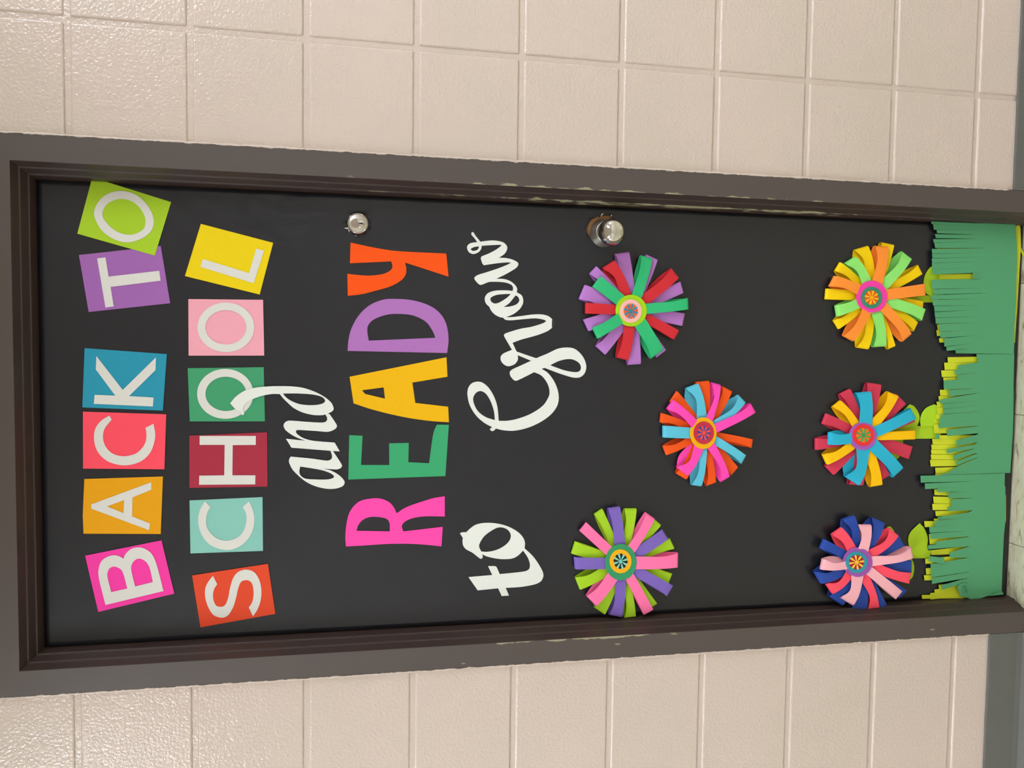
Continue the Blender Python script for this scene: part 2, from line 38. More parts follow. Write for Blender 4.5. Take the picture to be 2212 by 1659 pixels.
FLOWERS = {'F1': {'c': (2185,9508),'lift': 0,'disk': [(2186,9211),(2122,9217),(2060,9235),(2002,9265),(1952,9306),(1910,9357),(1879,9415),(1859,9478),(1852,9545),(1857,9611),(1874,9675),(1903,9734),(1943,9786),(1992,9829),(2048,9861),(2108,9881),(2172,9889),(2235,9884),(2297,9866),(2354,9836),(2404,9795),(2446,9745),(2477,9687),(2497,9624),(2505,9559),(2501,9492),(2484,9428),(2455,9369),(2415,9317),(2367,9273),(2311,9240),(2250,9219)],'scal': [(2174,9331),(2158,9325),(2142,9324),(2126,9328),(2112,9337),(2095,9336),(2079,9339),(2066,9347),(2054,9359),(2038,9362),(2023,9369),(2012,9381),(2005,9395),(1989,9402),(1977,9413),(1970,9427),(1966,9443),(1953,9454),(1944,9467),(1941,9482),(1941,9499),(1932,9512),(1926,9527),(1927,9543),(1932,9559),(1927,9574),(1925,9590),(1930,9605),(1939,9619),(1938,9635),(1941,9651),(1949,9664),(1962,9675),(1965,9692),(1972,9706),(1984,9717),(1998,9724),(2006,9739),(2016,9751),(2030,9759),(2047,9762),(2057,9775),(2071,9784),(2086,9787),(2103,9786),(2117,9796),(2132,9801),(2148,9801),(2164,9796),(2180,9801),(2196,9802),(2211,9798),(2225,9789),(2242,9790),(2257,9787),(2271,9779),(2282,9767),(2299,9764),(2313,9757),(2324,9746),(2332,9731),(2347,9724),(2359,9714),(2367,9700),(2370,9684),(2383,9674),(2392,9661),(2396,9645),(2395,9629),(2405,9615),(2410,9600),(2410,9585),(2405,9569),(2411,9553),(2412,9538),(2407,9522),(2398,9509),(2400,9492),(2397,9477),(2388,9463),(2376,9452),(2373,9436),(2366,9421),(2354,9410),(2339,9403),(2332,9388),(2322,9376),(2308,9368),(2291,9365),(2280,9352),(2267,9343),(2251,9339),(2235,9340),(2221,9331),(2206,9325),(2190,9326)],'star': (2168,9567,3,-161,-163,-4),'pet': [('p',0,3353,9882,3400,9593,-16),('p',0,3363,9216,3262,8961,-41),('p',0,2820,8436,2588,8360,0),('p',0,2143,8318,1884,8367,0),('p',0,1361,8731,1208,8933,0),('p',0,1070,9284,1051,9571,25),('p',0,1260,10064,1437,10268,41),('p',0,1743,10428,1979,10542,0),('p',0,2400,10646,2690,10526,-25),('p',0,2923,10430,3079,10291,-41),('r',1,3048,10162,3211,9916,-115),('r',1,3090,8667,2895,8491,-41),('r',1,1779,8454,1591,8563,0),('r',1,1147,9579,1204,9830,30),('r',1,2102,10514,2319,10517,0),('g',2,3335,9348,3268,9104,-33),('g',2,2471,8289,2234,8271,-30),('g',2,1361,8821,1184,9080,30),('g',2,1589,10254,1814,10372,25),('g',2,2650,10384,2869,10219,0)]},'F2': {'c': (-404,7829),'lift': 0,'disk': [(-392,7586),(-458,7590),(-522,7605),(-580,7632),(-631,7668),(-673,7712),(-704,7763),(-722,7819),(-728,7878),(-721,7936),(-701,7993),(-669,8045),(-626,8092),(-575,8130),(-516,8159),(-453,8178),(-387,8185),(-321,8181),(-258,8166),(-200,8140),(-149,8104),(-107,8060),(-76,8010),(-57,7954),(-51,7896),(-58,7837),(-77,7780),(-109,7728),(-151,7681),(-203,7642),(-262,7613),(-325,7594)],'scal': [(-382,7653),(-398,7648),(-414,7646),(-429,7651),(-443,7659),(-460,7658),(-476,7661),(-489,7669),(-500,7681),(-517,7683),(-531,7690),(-542,7701),(-549,7715),(-564,7722),(-576,7732),(-583,7746),(-586,7761),(-599,7772),(-608,7784),(-611,7799),(-609,7816),(-619,7829),(-624,7843),(-622,7859),(-617,7874),(-622,7889),(-623,7905),(-618,7919),(-608,7933),(-609,7949),(-606,7964),(-597,7977),(-584,7988),(-580,8004),(-573,8018),(-561,8028),(-546,8036),(-538,8050),(-527,8062),(-513,8070),(-496,8073),(-485,8085),(-472,8094),(-456,8098),(-439,8097),(-425,8106),(-410,8112),(-394,8111),(-378,8106),(-362,8112),(-346,8113),(-331,8109),(-317,8100),(-300,8102),(-284,8099),(-271,8091),(-260,8079),(-244,8077),(-229,8070),(-219,8059),(-212,8045),(-197,8038),(-185,8028),(-177,8015),(-174,7999),(-162,7989),(-153,7976),(-150,7961),(-151,7945),(-142,7932),(-137,7918),(-138,7902),(-143,7887),(-138,7872),(-137,7856),(-142,7842),(-152,7828),(-151,7812),(-154,7797),(-163,7784),(-176,7773),(-179,7757),(-186,7743),(-198,7732),(-214,7725),(-221,7710),(-232,7698),(-246,7691),(-263,7687),(-274,7675),(-288,7666),(-303,7662),(-320,7663),(-334,7653),(-350,7648),(-366,7649)],'star': (-379,7884,-1,-154,-161,-4),'pet': [('o',0,696,8040,721,7739,-34),('o',0,606,7416,504,7204,-69),('o',0,-547,6680,-733,6704,34),('o',0,-1160,7015,-1326,7160,0),('o',0,-1480,7526,-1549,7738,69),('o',0,-1393,8203,-1258,8435,34),('o',0,-861,8666,-671,8746,60),('o',0,-156,8823,41,8801,-52),('o',0,285,8609,502,8461,-26),('b',1,569,8271,666,8005,-129),('b',1,425,7064,270,6902,-103),('b',1,-893,6853,-1073,6955,34),('b',1,-1542,7878,-1510,8094,86),('b',1,-478,8764,-229,8770,0),('k',2,692,7702,645,7511,-95),('k',2,245,6794,60,6677,-43),('k',2,-1350,7246,-1453,7435,86),('k',2,-1299,8207,-1125,8442,138),('k',2,138,8704,314,8570,-60)]},'F3': {'c': (-3138,9622),'lift': 0,'disk': [(-3114,9319),(-3190,9324),(-3262,9342),(-3327,9373),(-3384,9415),(-3430,9466),(-3463,9525),(-3482,9590),(-3487,9657),(-3476,9725),(-3452,9790),(-3413,9850),(-3363,9903),(-3303,9947),(-3235,9980),(-3162,10001),(-3087,10009),(-3012,10004),(-2941,9986),(-2876,9955),(-2819,9914),(-2773,9863),(-2740,9804),(-2720,9740),(-2715,9673),(-2725,9606),(-2749,9541),(-2787,9480),(-2837,9427),(-2897,9382),(-2965,9349),(-3039,9327)],'scal': [(-3089,9439),(-3105,9433),(-3123,9432),(-3138,9436),(-3153,9445),(-3170,9444),(-3187,9447),(-3201,9455),(-3212,9468),(-3229,9471),(-3244,9477),(-3255,9489),(-3262,9504),(-3278,9511),(-3290,9522),(-3297,9536),(-3300,9552),(-3313,9563),(-3321,9576),(-3324,9592),(-3322,9609),(-3331,9622),(-3336,9638),(-3334,9654),(-3328,9670),(-3333,9685),(-3333,9701),(-3327,9717),(-3317,9731),(-3318,9747),(-3313,9763),(-3304,9777),(-3290,9788),(-3286,9804),(-3277,9819),(-3264,9830),(-3248,9837),(-3240,9852),(-3228,9865),(-3213,9872),(-3195,9876),(-3183,9888),(-3169,9897),(-3152,9901),(-3134,9900),(-3119,9910),(-3103,9915),(-3086,9915),(-3070,9910),(-3053,9915),(-3036,9916),(-3020,9912),(-3006,9903),(-2988,9904),(-2972,9901),(-2958,9893),(-2947,9881),(-2930,9878),(-2915,9871),(-2904,9859),(-2897,9844),(-2882,9837),(-2870,9827),(-2862,9813),(-2860,9797),(-2847,9786),(-2838,9773),(-2835,9757),(-2837,9741),(-2828,9727),(-2823,9712),(-2824,9696),(-2831,9680),(-2826,9664),(-2825,9648),(-2831,9633),(-2841,9619),(-2841,9602),(-2845,9586),(-2855,9573),(-2868,9561),(-2872,9545),(-2881,9530),(-2894,9519),(-2910,9512),(-2918,9496),(-2930,9484),(-2945,9477),(-2963,9473),(-2975,9460),(-2989,9451),(-3006,9447),(-3024,9448),(-3039,9438),(-3055,9433),(-3072,9434)],'star': (-3077,9677,-6,-160,-169,-4),'pet': [('l',0,-2085,10233,-1981,10062,-25),('l',0,-1989,9568,-1996,9308,-67),('l',0,-2180,8959,-2357,8751,0),('l',0,-2658,8539,-2874,8428,25),('l',0,-3431,8465,-3682,8557,0),('l',0,-4073,8796,-4187,8981,0),('l',0,-4328,9274,-4343,9518,75),('l',0,-4247,9968,-4084,10199,33),('l',0,-3681,10519,-3420,10625,59),('l',0,-2903,10716,-2655,10639,0),('u',1,-1964,9952,-1934,9696,-30),('u',1,-2434,8743,-2646,8593,0),('u',1,-3682,8458,-3901,8585,25),('u',1,-4312,9608,-4241,9876,59),('u',1,-3223,10641,-2970,10665,0),('k',2,-2413,10566,-2242,10423,0),('k',2,-2072,9114,-2201,8926,-25),('k',2,-2964,8372,-3267,8370,-42),('k',2,-4175,8906,-4276,9110,0),('k',2,-4029,10180,-3805,10389,42)]},'F4': {'c': (2611,3913),'lift': 0,'disk': [(2610,3623),(2542,3627),(2475,3646),(2414,3679),(2359,3724),(2314,3780),(2281,3844),(2259,3914),(2251,3988),(2256,4062),(2275,4133),(2305,4200),(2348,4258),(2400,4307),(2459,4344),(2524,4368),(2592,4378),(2660,4373),(2726,4355),(2787,4322),(2841,4278),(2886,4223),(2920,4159),(2942,4089),(2951,4016),(2946,3942),(2928,3870),(2897,3803),(2855,3744),(2804,3695),(2744,3657),(2679,3633)],'scal': [(2587,3761),(2571,3755),(2556,3753),(2540,3758),(2526,3768),(2510,3766),(2494,3769),(2480,3777),(2469,3791),(2453,3793),(2438,3801),(2427,3813),(2420,3829),(2405,3836),(2392,3847),(2385,3863),(2381,3880),(2369,3891),(2359,3906),(2356,3922),(2357,3940),(2347,3955),(2342,3971),(2342,3988),(2347,4006),(2341,4022),(2340,4039),(2345,4056),(2354,4071),(2352,4089),(2355,4106),(2364,4121),(2376,4133),(2379,4151),(2385,4167),(2397,4178),(2412,4187),(2419,4203),(2429,4216),(2443,4225),(2459,4229),(2470,4243),(2483,4253),(2498,4257),(2515,4256),(2528,4267),(2543,4273),(2559,4272),(2575,4267),(2590,4274),(2606,4275),(2621,4270),(2635,4261),(2652,4263),(2667,4260),(2681,4251),(2692,4238),(2708,4235),(2723,4228),(2734,4216),(2741,4200),(2756,4193),(2769,4182),(2776,4167),(2780,4149),(2793,4138),(2802,4124),(2805,4107),(2805,4089),(2814,4075),(2820,4059),(2819,4042),(2814,4024),(2820,4008),(2822,3990),(2817,3974),(2808,3959),(2810,3941),(2807,3924),(2799,3909),(2786,3897),(2784,3879),(2777,3863),(2765,3851),(2751,3843),(2744,3826),(2734,3813),(2719,3804),(2703,3800),(2693,3786),(2680,3776),(2664,3772),(2647,3773),(2634,3762),(2619,3756),(2603,3756)],'star': (2580,4021,4,-177,-164,-7),'pet': [('y',0,3627,4389,3726,4072,-135),('y',0,3818,3744,3773,3430,-45),('y',0,3347,2802,3153,2683,-45),('y',0,2528,2627,2292,2639,0),('y',0,2053,2748,1861,2841,45),('y',0,1515,3304,1445,3474,54),('y',0,1443,3972,1479,4255,108),('y',0,1882,4712,2063,4839,63),('y',0,2528,5057,2758,5041,0),('y',0,3152,4848,3343,4732,-63),('g',1,3321,4652,3468,4401,-99),('g',1,3630,3251,3478,3008,-81),('g',1,2348,2600,2097,2681,32),('g',1,1512,3570,1492,3876,81),('g',1,2151,4781,2391,4832,27),('o',2,3722,3943,3717,3638,-72),('o',2,2924,2662,2671,2634,0),('o',2,1783,2966,1620,3170,54),('o',2,1619,4395,1726,4635,63),('o',2,2809,5018,3034,4898,-54)]},'F5': {'c': (-504,4015),'lift': 0,'disk': [(-492,3761),(-552,3765),(-610,3782),(-663,3812),(-709,3853),(-747,3903),(-775,3961),(-792,4025),(-797,4091),(-790,4158),(-772,4222),(-743,4282),(-704,4335),(-657,4379),(-603,4412),(-546,4434),(-486,4443),(-426,4438),(-369,4421),(-316,4392),(-270,4352),(-232,4302),(-204,4244),(-187,4181),(-181,4115),(-188,4049),(-206,3984),(-234,3924),(-273,3870),(-320,3826),(-374,3792),(-432,3770)],'scal': [(-466,3834),(-481,3827),(-497,3826),(-513,3831),(-526,3840),(-543,3838),(-559,3841),(-572,3851),(-583,3864),(-599,3867),(-614,3875),(-624,3887),(-631,3904),(-646,3911),(-658,3923),(-665,3938),(-668,3956),(-681,3968),(-689,3983),(-692,4000),(-691,4018),(-700,4033),(-705,4050),(-704,4068),(-698,4085),(-703,4103),(-704,4120),(-699,4137),(-689,4153),(-690,4171),(-687,4189),(-678,4204),(-665,4217),(-662,4235),(-654,4251),(-642,4263),(-627,4272),(-620,4288),(-609,4302),(-595,4311),(-578,4315),(-567,4329),(-554,4339),(-538,4343),(-522,4343),(-508,4354),(-492,4360),(-477,4359),(-461,4354),(-445,4360),(-429,4362),(-414,4357),(-400,4347),(-384,4349),(-368,4346),(-355,4337),(-344,4324),(-328,4321),(-314,4314),(-303,4301),(-296,4285),(-281,4277),(-269,4266),(-262,4250),(-259,4232),(-247,4221),(-238,4206),(-235,4189),(-236,4171),(-227,4156),(-222,4139),(-223,4122),(-229,4104),(-223,4087),(-223,4069),(-228,4052),(-237,4036),(-236,4018),(-239,4000),(-248,3985),(-261,3973),(-264,3954),(-272,3938),(-284,3926),(-299,3917),(-306,3900),(-317,3886),(-331,3878),(-348,3874),(-359,3859),(-372,3849),(-388,3845),(-405,3845),(-418,3834),(-434,3828),(-450,3829)],'star': (-462,4100,-2,-189,-170,-7),'pet': [('c',0,446,4637,557,4391,-63),('c',0,702,3974,659,3623,-36),('c',0,456,3227,238,2975,0),('c',0,20,2784,-178,2729,0),('c',0,-757,2756,-1038,2846,0),('c',0,-1403,3324,-1514,3530,0),('c',0,-1612,3991,-1580,4336,27),('c',0,-1357,4715,-1162,4929,0),('c',0,-794,5176,-543,5185,45),('c',0,-211,5035,11,4949,-36),('y',1,167,4821,301,4640,-63),('y',1,507,3470,410,3210,-81),('y',1,-380,2733,-574,2729,0),('y',1,-1606,3537,-1646,3827,63),('y',1,-1118,4907,-895,5025,63),('b',2,476,4293,504,3931,-54),('b',2,125,2899,-97,2751,0),('b',2,-1231,3040,-1436,3283,33),('b',2,-1593,4131,-1394,4471,154),('b',2,-674,4916,-401,4908,54)]},'F6': {'c': (-3331,4104),'lift': 0.01,'disk': [(-3307,3826),(-3371,3830),(-3433,3849),(-3489,3880),(-3538,3924),(-3577,3978),(-3605,4040),(-3621,4108),(-3625,4179),(-3615,4250),(-3593,4319),(-3560,4383),(-3516,4440),(-3464,4487),(-3405,4523),(-3342,4546),(-3278,4555),(-3213,4550),(-3152,4532),(-3096,4501),(-3048,4458),(-3008,4404),(-2980,4343),(-2964,4276),(-2960,4205),(-2969,4133),(-2990,4064),(-3023,4000),(-3067,3943),(-3119,3895),(-3178,3859),(-3241,3836)],'scal': [(-3298,3959),(-3314,3952),(-3330,3951),(-3346,3956),(-3359,3966),(-3376,3964),(-3392,3967),(-3405,3976),(-3415,3990),(-3432,3993),(-3446,4001),(-3456,4014),(-3463,4030),(-3478,4038),(-3489,4049),(-3496,4065),(-3498,4083),(-3511,4095),(-3519,4110),(-3522,4128),(-3520,4146),(-3528,4161),(-3533,4178),(-3531,4196),(-3525,4214),(-3529,4232),(-3530,4250),(-3524,4267),(-3514,4283),(-3514,4301),(-3510,4319),(-3501,4335),(-3487,4347),(-3483,4366),(-3475,4382),(-3463,4394),(-3447,4403),(-3439,4420),(-3428,4434),(-3413,4443),(-3397,4447),(-3385,4461),(-3371,4472),(-3355,4476),(-3338,4475),(-3324,4486),(-3309,4492),(-3293,4492),(-3277,4486),(-3261,4493),(-3245,4495),(-3230,4490),(-3216,4480),(-3199,4482),(-3184,4479),(-3170,4469),(-3160,4456),(-3144,4453),(-3130,4445),(-3119,4432),(-3113,4416),(-3098,4408),(-3086,4397),(-3080,4381),(-3077,4363),(-3065,4351),(-3057,4337),(-3054,4319),(-3056,4301),(-3047,4286),(-3043,4269),(-3044,4251),(-3050,4233),(-3046,4215),(-3045,4197),(-3051,4180),(-3061,4164),(-3060,4146),(-3064,4128),(-3074,4112),(-3087,4100),(-3091,4081),(-3099,4065),(-3111,4052),(-3127,4043),(-3135,4026),(-3146,4012),(-3161,4004),(-3178,3999),(-3189,3985),(-3203,3974),(-3219,3970),(-3236,3971),(-3250,3960),(-3266,3953),(-3282,3954)],'star': (-3285,4229,-8,-189,-169,-7),'pet': [('n',0,-2343,4527,-2261,4243,-128),('n',0,-2315,3798,-2439,3489,-146),('n',0,-2716,3114,-2987,2954,0),('n',0,-3346,2744,-3614,2741,0),('n',0,-4037,2838,-4196,3023,0),('n',0,-4364,3343,-4425,3631,0),('n',0,-4430,3859,-4377,4233,91),('n',0,-4291,4471,-4069,4802,46),('n',0,-3767,5009,-3503,5178,109),('n',0,-2978,5051,-2772,4965,-27),('c',1,-2659,4796,-2515,4565,-73),('c',1,-2565,3370,-2738,3143,-128),('c',1,-3608,2791,-3854,2827,-46),('c',1,-4381,3570,-4392,3843,109),('c',1,-4001,4741,-3772,4910,128),('k',2,-2460,4176,-2469,3869,-82),('k',2,-3006,2841,-3250,2775,-100),('k',2,-4023,3015,-4194,3168,0),('k',2,-4278,4249,-4090,4561,128),('k',2,-3430,5060,-3204,5020,82)]}}
GRASS = [(0.0035,[(3794,1132,1),(3725,1129,1),(3208,1103,1),(3087,1097,1),(2099,1048,1),(1995,1043,1),(2052,1246,1),(1922,1239,1),(1792,1233,1),(1748,1231,1),(1635,1225,1),(1641,133,1),(2072,126,1),(2467,112,1),(3342,101,1),(3866,88,1),(4281,126,1),(4370,159,1)],[(3748,2297,3681,2279,3794,1132,3725,1129),(3159,2202,3045,2181,3208,1103,3087,1097),(2078,2172,1975,2152,2099,1048,1995,1043),(2026,2214,1897,2193,2052,1246,1922,1239),(1894,2218,1765,2197,1917,1239,1792,1233),(1712,2149,1618,2129,1748,1231,1635,1225)]),(0.003,[(1306,1044,1),(1175,1038,1),(1008,1030,1),(851,1022,1),(701,1014,1),(549,1007,1),(412,1000,1),(285,994,1),(148,987,1),(-11,979,1),(-134,973,1),(-255,967,1),(-470,956,1),(-512,954,1),(-592,950,1),(-730,944,1),(-849,938,1),(-959,932,1),(-1080,926,1),(-1225,919,1),(-1364,912,1),(-1488,906,1),(-1501,252,1),(-500,304,1),(306,345,1),(1312,397,1)],[(1285,1909,1164,1888,1306,1044,1175,1038),(1160,1988,994,1965,1171,1038,1008,1030),(981,2053,833,2030,1005,1029,851,1022),(821,1992,691,1970,847,1022,701,1014),(687,1980,541,1957,698,1014,549,1007),(538,2067,404,2046,545,1007,412,1000),(395,2100,283,2079,408,1000,285,994),(270,2150,144,2128,281,994,148,987),(139,2147,-13,2125,144,987,-11,979),(-16,2160,-126,2139,-15,979,-134,973),(-129,2184,-248,2163,-138,973,-255,967),(-251,2208,-456,2183,-258,967,-470,956),(-503,2039,-587,2020,-512,954,-592,950),(-587,2219,-716,2197,-596,950,-730,944),(-721,2232,-833,2211,-734,943,-849,938),(-837,2237,-937,2217,-852,937,-959,932),(-947,2236,-1061,2215,-962,932,-1080,926),(-1070,2250,-1220,2227,-1083,926,-1225,919),(-1254,2109,-1382,2088,-1229,919,-1364,912),(-1387,2107,-1482,2087,-1367,912,-1488,906)]),(0.0035,[(-1790,896,1),(-1960,887,1),(-2121,879,1),(-2264,872,1),(-2416,865,1),(-2424,864,1),(-2536,859,1),(-2675,852,1),(-2855,843,1),(-3071,832,1),(-3089,831,1),(-3287,821,1),(-3305,821,1),(-3530,809,1),(-3548,809,1),(-3756,798,1),(-3909,791,1),(-3915,790,1),(-4009,786,1),(-4117,780,1),(-4262,773,1),(-4353,769,1),(-4274,526,1),(-2517,161,1),(-1932,191,1),(-1800,447,1)],[(-1749,2125,-1881,2103,-1790,896,-1960,887),(-1919,2131,-2083,2107,-1964,887,-2121,879),(-2084,2165,-2228,2142,-2124,879,-2264,872),(-2255,2062,-2376,2041,-2269,872,-2416,865),(-2435,2093,-2492,2075,-2424,864,-2536,859),(-2481,2348,-2619,2326,-2539,858,-2675,852),(-2785,2212,-3024,2185,-2855,843,-3071,832),(-3167,2139,-3279,2118,-3089,831,-3287,821),(-3356,2285,-3476,2264,-3305,821,-3530,809),(-3588,2249,-3730,2227,-3548,809,-3756,798),(-3745,2295,-3865,2274,-3761,798,-3909,791),(-3985,1903,-4093,1882,-3915,790,-4009,786),(-4094,2008,-4204,1987,-4012,786,-4117,780),(-4171,2114,-4325,2091,-4121,780,-4262,773),(-4205,2330,-4297,2310,-4266,773,-4353,769)]),(0.0085,[(4332,1431,1),(4256,1428,1),(4167,1423,1),(4077,1419,1),(3983,1414,1),(3914,1411,1),(3774,1404,1),(3781,1077,1),(3678,1072,1),(3583,1067,1),(3480,1062,1),(3351,1055,1),(3231,1049,1),(3084,1042,1),(2877,1032,1),(2765,1026,1),(2636,1020,1),(2480,1012,1),(2385,1007,1),(2383,1107,1),(2227,1099,1),(2088,1092,1),(1941,1085,1),(1933,1284,1),(1791,1277,1),(1617,1269,1),(1487,1262,1),(1487,1242,1),(1378,1237,1),(1377,198,1),(1649,202,1),(2069,214,1),(2463,204,1),(3594,229,1),(4026,266,1),(4362,308,1)],[(4322,2509,4270,2492,4332,1431,4256,1428),(4268,2459,4143,2438,4256,1428,4167,1423),(4140,2366,4070,2347,4167,1423,4077,1419),(4046,2397,3959,2377,4072,1419,3983,1414),(3931,2444,3851,2424,3979,1414,3914,1411),(3848,2401,3739,2381,3914,1411,3774,1404),(3710,2478,3606,2458,3781,1077,3678,1072),(3601,2458,3509,2438,3678,1072,3583,1067),(3499,2463,3403,2443,3583,1067,3480,1062),(3398,2448,3258,2426,3480,1062,3351,1055),(3254,2442,3145,2421,3351,1055,3231,1049),(3209,1403,3072,1380,3231,1049,3084,1042),(3025,2447,2822,2422,3084,1042,2877,1032),(2814,2397,2695,2376,2877,1032,2765,1026),(2676,2454,2583,2435,2760,1026,2636,1020),(2575,2421,2448,2399,2636,1020,2480,1012),(2440,2376,2312,2354,2480,1012,2385,1007),(2304,2340,2176,2319,2383,1107,2227,1099),(2168,2315,2040,2293,2227,1099,2088,1092),(2033,2211,1862,2188,2088,1092,1941,1085),(1849,2197,1717,2175,1933,1284,1791,1277),(1706,2079,1524,2055,1791,1277,1617,1269),(1522,1992,1432,1972,1617,1269,1487,1262),(1455,1782,1378,1763,1487,1242,1378,1237)]),(0.0075,[(1175,1138,1),(1079,1134,1),(939,1127,1),(808,1120,1),(581,1109,1),(471,1104,1),(292,1095,1),(173,1089,1),(50,1083,1),(-59,1077,1),(-174,1072,1),(-288,1066,1),(-297,1066,1),(-464,1057,1),(-489,1056,1),(-665,1048,1),(-734,1145,1),(-814,1141,1),(-823,1140,1),(-929,1135,1),(-930,1034,1),(-1018,1030,1),(-1027,1030,1),(-1124,1025,1),(-1266,1018,1),(-1417,1010,1),(-1404,463,1),(-1402,141,1),(-1031,130,1),(-497,117,1),(568,136,1),(-46,140,1),(1377,178,1),(1366,1184,1)],[(1102,1668,1010,1648,1175,1138,1079,1134),(997,1756,893,1736,1079,1134,939,1127),(885,1678,772,1657,939,1127,808,1120),(753,2022,551,1997,808,1120,581,1109),(537,1879,390,1856,581,1109,471,1104),(312,2110,225,2090,467,1103,292,1095),(222,2037,112,2016,292,1095,173,1089),(107,1996,-18,1975,173,1089,50,1083),(-30,2069,-117,2049,46,1083,-59,1077),(-122,2094,-247,2073,-59,1077,-174,1072),(-247,2108,-337,2088,-174,1072,-288,1066),(-380,1885,-517,1863,-297,1066,-464,1057),(-623,1646,-751,1624,-489,1056,-665,1048),(-818,1874,-920,1854,-734,1145,-814,1141),(-966,1689,-1084,1668,-823,1140,-929,1135),(-1111,1623,-1199,1603,-930,1034,-1018,1030),(-1259,1665,-1330,1646,-1027,1030,-1124,1025),(-1331,1801,-1389,1782,-1128,1025,-1266,1018),(-1389,1973,-1521,1951,-1270,1018,-1417,1010)]),(0.009,[(-1419,1024,1),(-1574,1016,1),(-1707,1010,1),(-1702,1211,1),(-1826,1205,1),(-1968,1198,1),(-1970,1138,1),(-2147,1129,1),(-2254,1124,1),(-2304,1222,1),(-2438,1216,1),(-2589,1208,1),(-2732,1202,1),(-2865,1195,1),(-2874,1195,1),(-2990,1189,1),(-3097,1184,1),(-3106,1183,1),(-3366,1171,1),(-3697,1155,1),(-3706,1154,1),(-3837,1148,1),(-3940,1143,1),(-4043,1431,1),(-4161,1395,1),(-4272,1329,1),(-4355,1021,1),(-4341,819,1),(-4286,576,1),(-4282,371,1),(-4268,196,1),(-4179,242,1),(-3401,251,1),(-2861,248,1),(-2556,227,1),(-2099,251,1),(-1740,265,1),(-1686,293,1),(-1404,299,1)],[(-1421,2531,-1579,2509,-1419,1024,-1574,1016),(-1598,2422,-1727,2400,-1574,1016,-1707,1010),(-1713,2092,-1801,2073,-1702,1211,-1826,1205),(-1816,1821,-1948,1799,-1826,1205,-1968,1198),(-1985,1714,-2165,1689,-1970,1138,-2147,1129),(-2163,1795,-2251,1775,-2147,1129,-2254,1124),(-2386,2042,-2452,2023,-2304,1222,-2438,1216),(-2460,2147,-2598,2125,-2438,1216,-2589,1208),(-2603,2259,-2739,2237,-2589,1208,-2732,1202),(-2753,2213,-2891,2191,-2732,1202,-2865,1195),(-2961,2075,-3069,2054,-2874,1195,-2990,1189),(-3033,2273,-3122,2253,-2990,1189,-3097,1184),(-3230,1705,-3338,1684,-3106,1183,-3366,1171),(-3478,2170,-3783,2140,-3366,1171,-3697,1155),(-3798,2136,-3940,2113,-3706,1154,-3837,1148),(-3978,1869,-4086,1848,-3841,1148,-3940,1143)])]
FOLDS = [(5,[(-3276,2242,1),(-3330,1848,1),(-3475,1861,1),(-3392,2251,1)]),(5,[(-4286,609,1),(-4204,398,1),(-4179,272,1),(-4263,214,1),(-4276,394,1)]),(4,[(-484,2176,1),(-480,2072,1),(-572,2073,1),(-585,2155,1)]),(0,[(3829,100,1),(3761,67,1),(3659,-5,1),(3598,-15,1),(3648,45,1),(3734,97,1)]),(5,[(-4021,1468,1),(-3971,1404,1),(-3936,1295,1),(-3988,1222,1),(-4043,1189,1),(-4197,1157,1),(-4275,1208,1),(-4268,1359,1),(-4148,1425,1)])]
CURLHOLE = [(-4084,1352,1),(-4019,1331,1),(-3995,1276,1),(-4078,1207,1),(-4186,1192,1),(-4175,1324,1)]
ROSE = (3779,10118)
STEMS = [[('stem',[(2613,3881,1),(2688,2213,1),(2525,2206,1),(2487,3876,1)]),('leaf',[(3382,2172,1),(3332,2403),(3218,2515),(3045,2585),(2824,2565),(2706,2492),(2659,2315,1),(2700,2062,1)])],[('stem',[(-290,3860,1),(-291,1998,1),(-583,1984,1),(-573,3848,1)]),('leaf',[(84,2968,1),(208,2828,1),(162,2710),(23,2596),(-116,2555),(-289,2612,1),(-305,2942,1),(-131,3046)]),('leaf',[(-299,2518,1),(-168,2539),(-12,2507),(126,2396),(208,2193,1),(160,2102),(-14,1996),(-302,2002,1)]),('leaf',[(-559,3208,1),(-578,2986),(-678,2959),(-992,3042),(-1048,3132,1),(-937,3395),(-687,3588)])],[('stem',[(-3188,3552,1),(-3170,2124,1),(-3206,2102,1),(-3353,2159,1),(-3331,3546,1)]),('leaf',[(-2527,2454,1),(-2649,2331),(-2828,2233),(-2953,2212),(-3059,2227,1),(-3237,2195,1),(-3353,2634,1),(-3077,2695),(-2917,2726),(-2795,2708),(-2691,2644)]),('leaf',[(-3344,2733,1),(-3358,2624,1),(-3435,2572),(-3595,2539),(-3771,2577),(-3847,2652,1),(-3777,2832),(-3580,2919)]),('leaf',[(-2587,3271,1),(-2586,3197),(-2693,3091,1),(-2797,3225),(-2743,3357)])]]
HOLE_KNOB = [(3868,10477,1),(3959,10441,1),(4043,10380,1),(4118,10243,1),(4098,10223,1),(4108,10189,1),(4149,10155,1),(4145,10092,1),(4153,9978,1),(4100,9967,1),(4017,9918,1),(3848,9915,1),(3726,9963,1),(3629,10120,1),(3602,10208,1),(3619,10309,1),(3679,10398,1),(3731,10443,1),(3790,10472,1)]
HOLE_LOCK = [(3977,15145,1),(3978,15082,1),(3963,15019,1),(3934,14956,1),(3821,14927,1),(3664,14946,1),(3560,14984,1),(3563,15037,1),(3543,15172,1),(3580,15288,1),(3665,15302,1),(3795,15315,1),(3918,15274,1)]
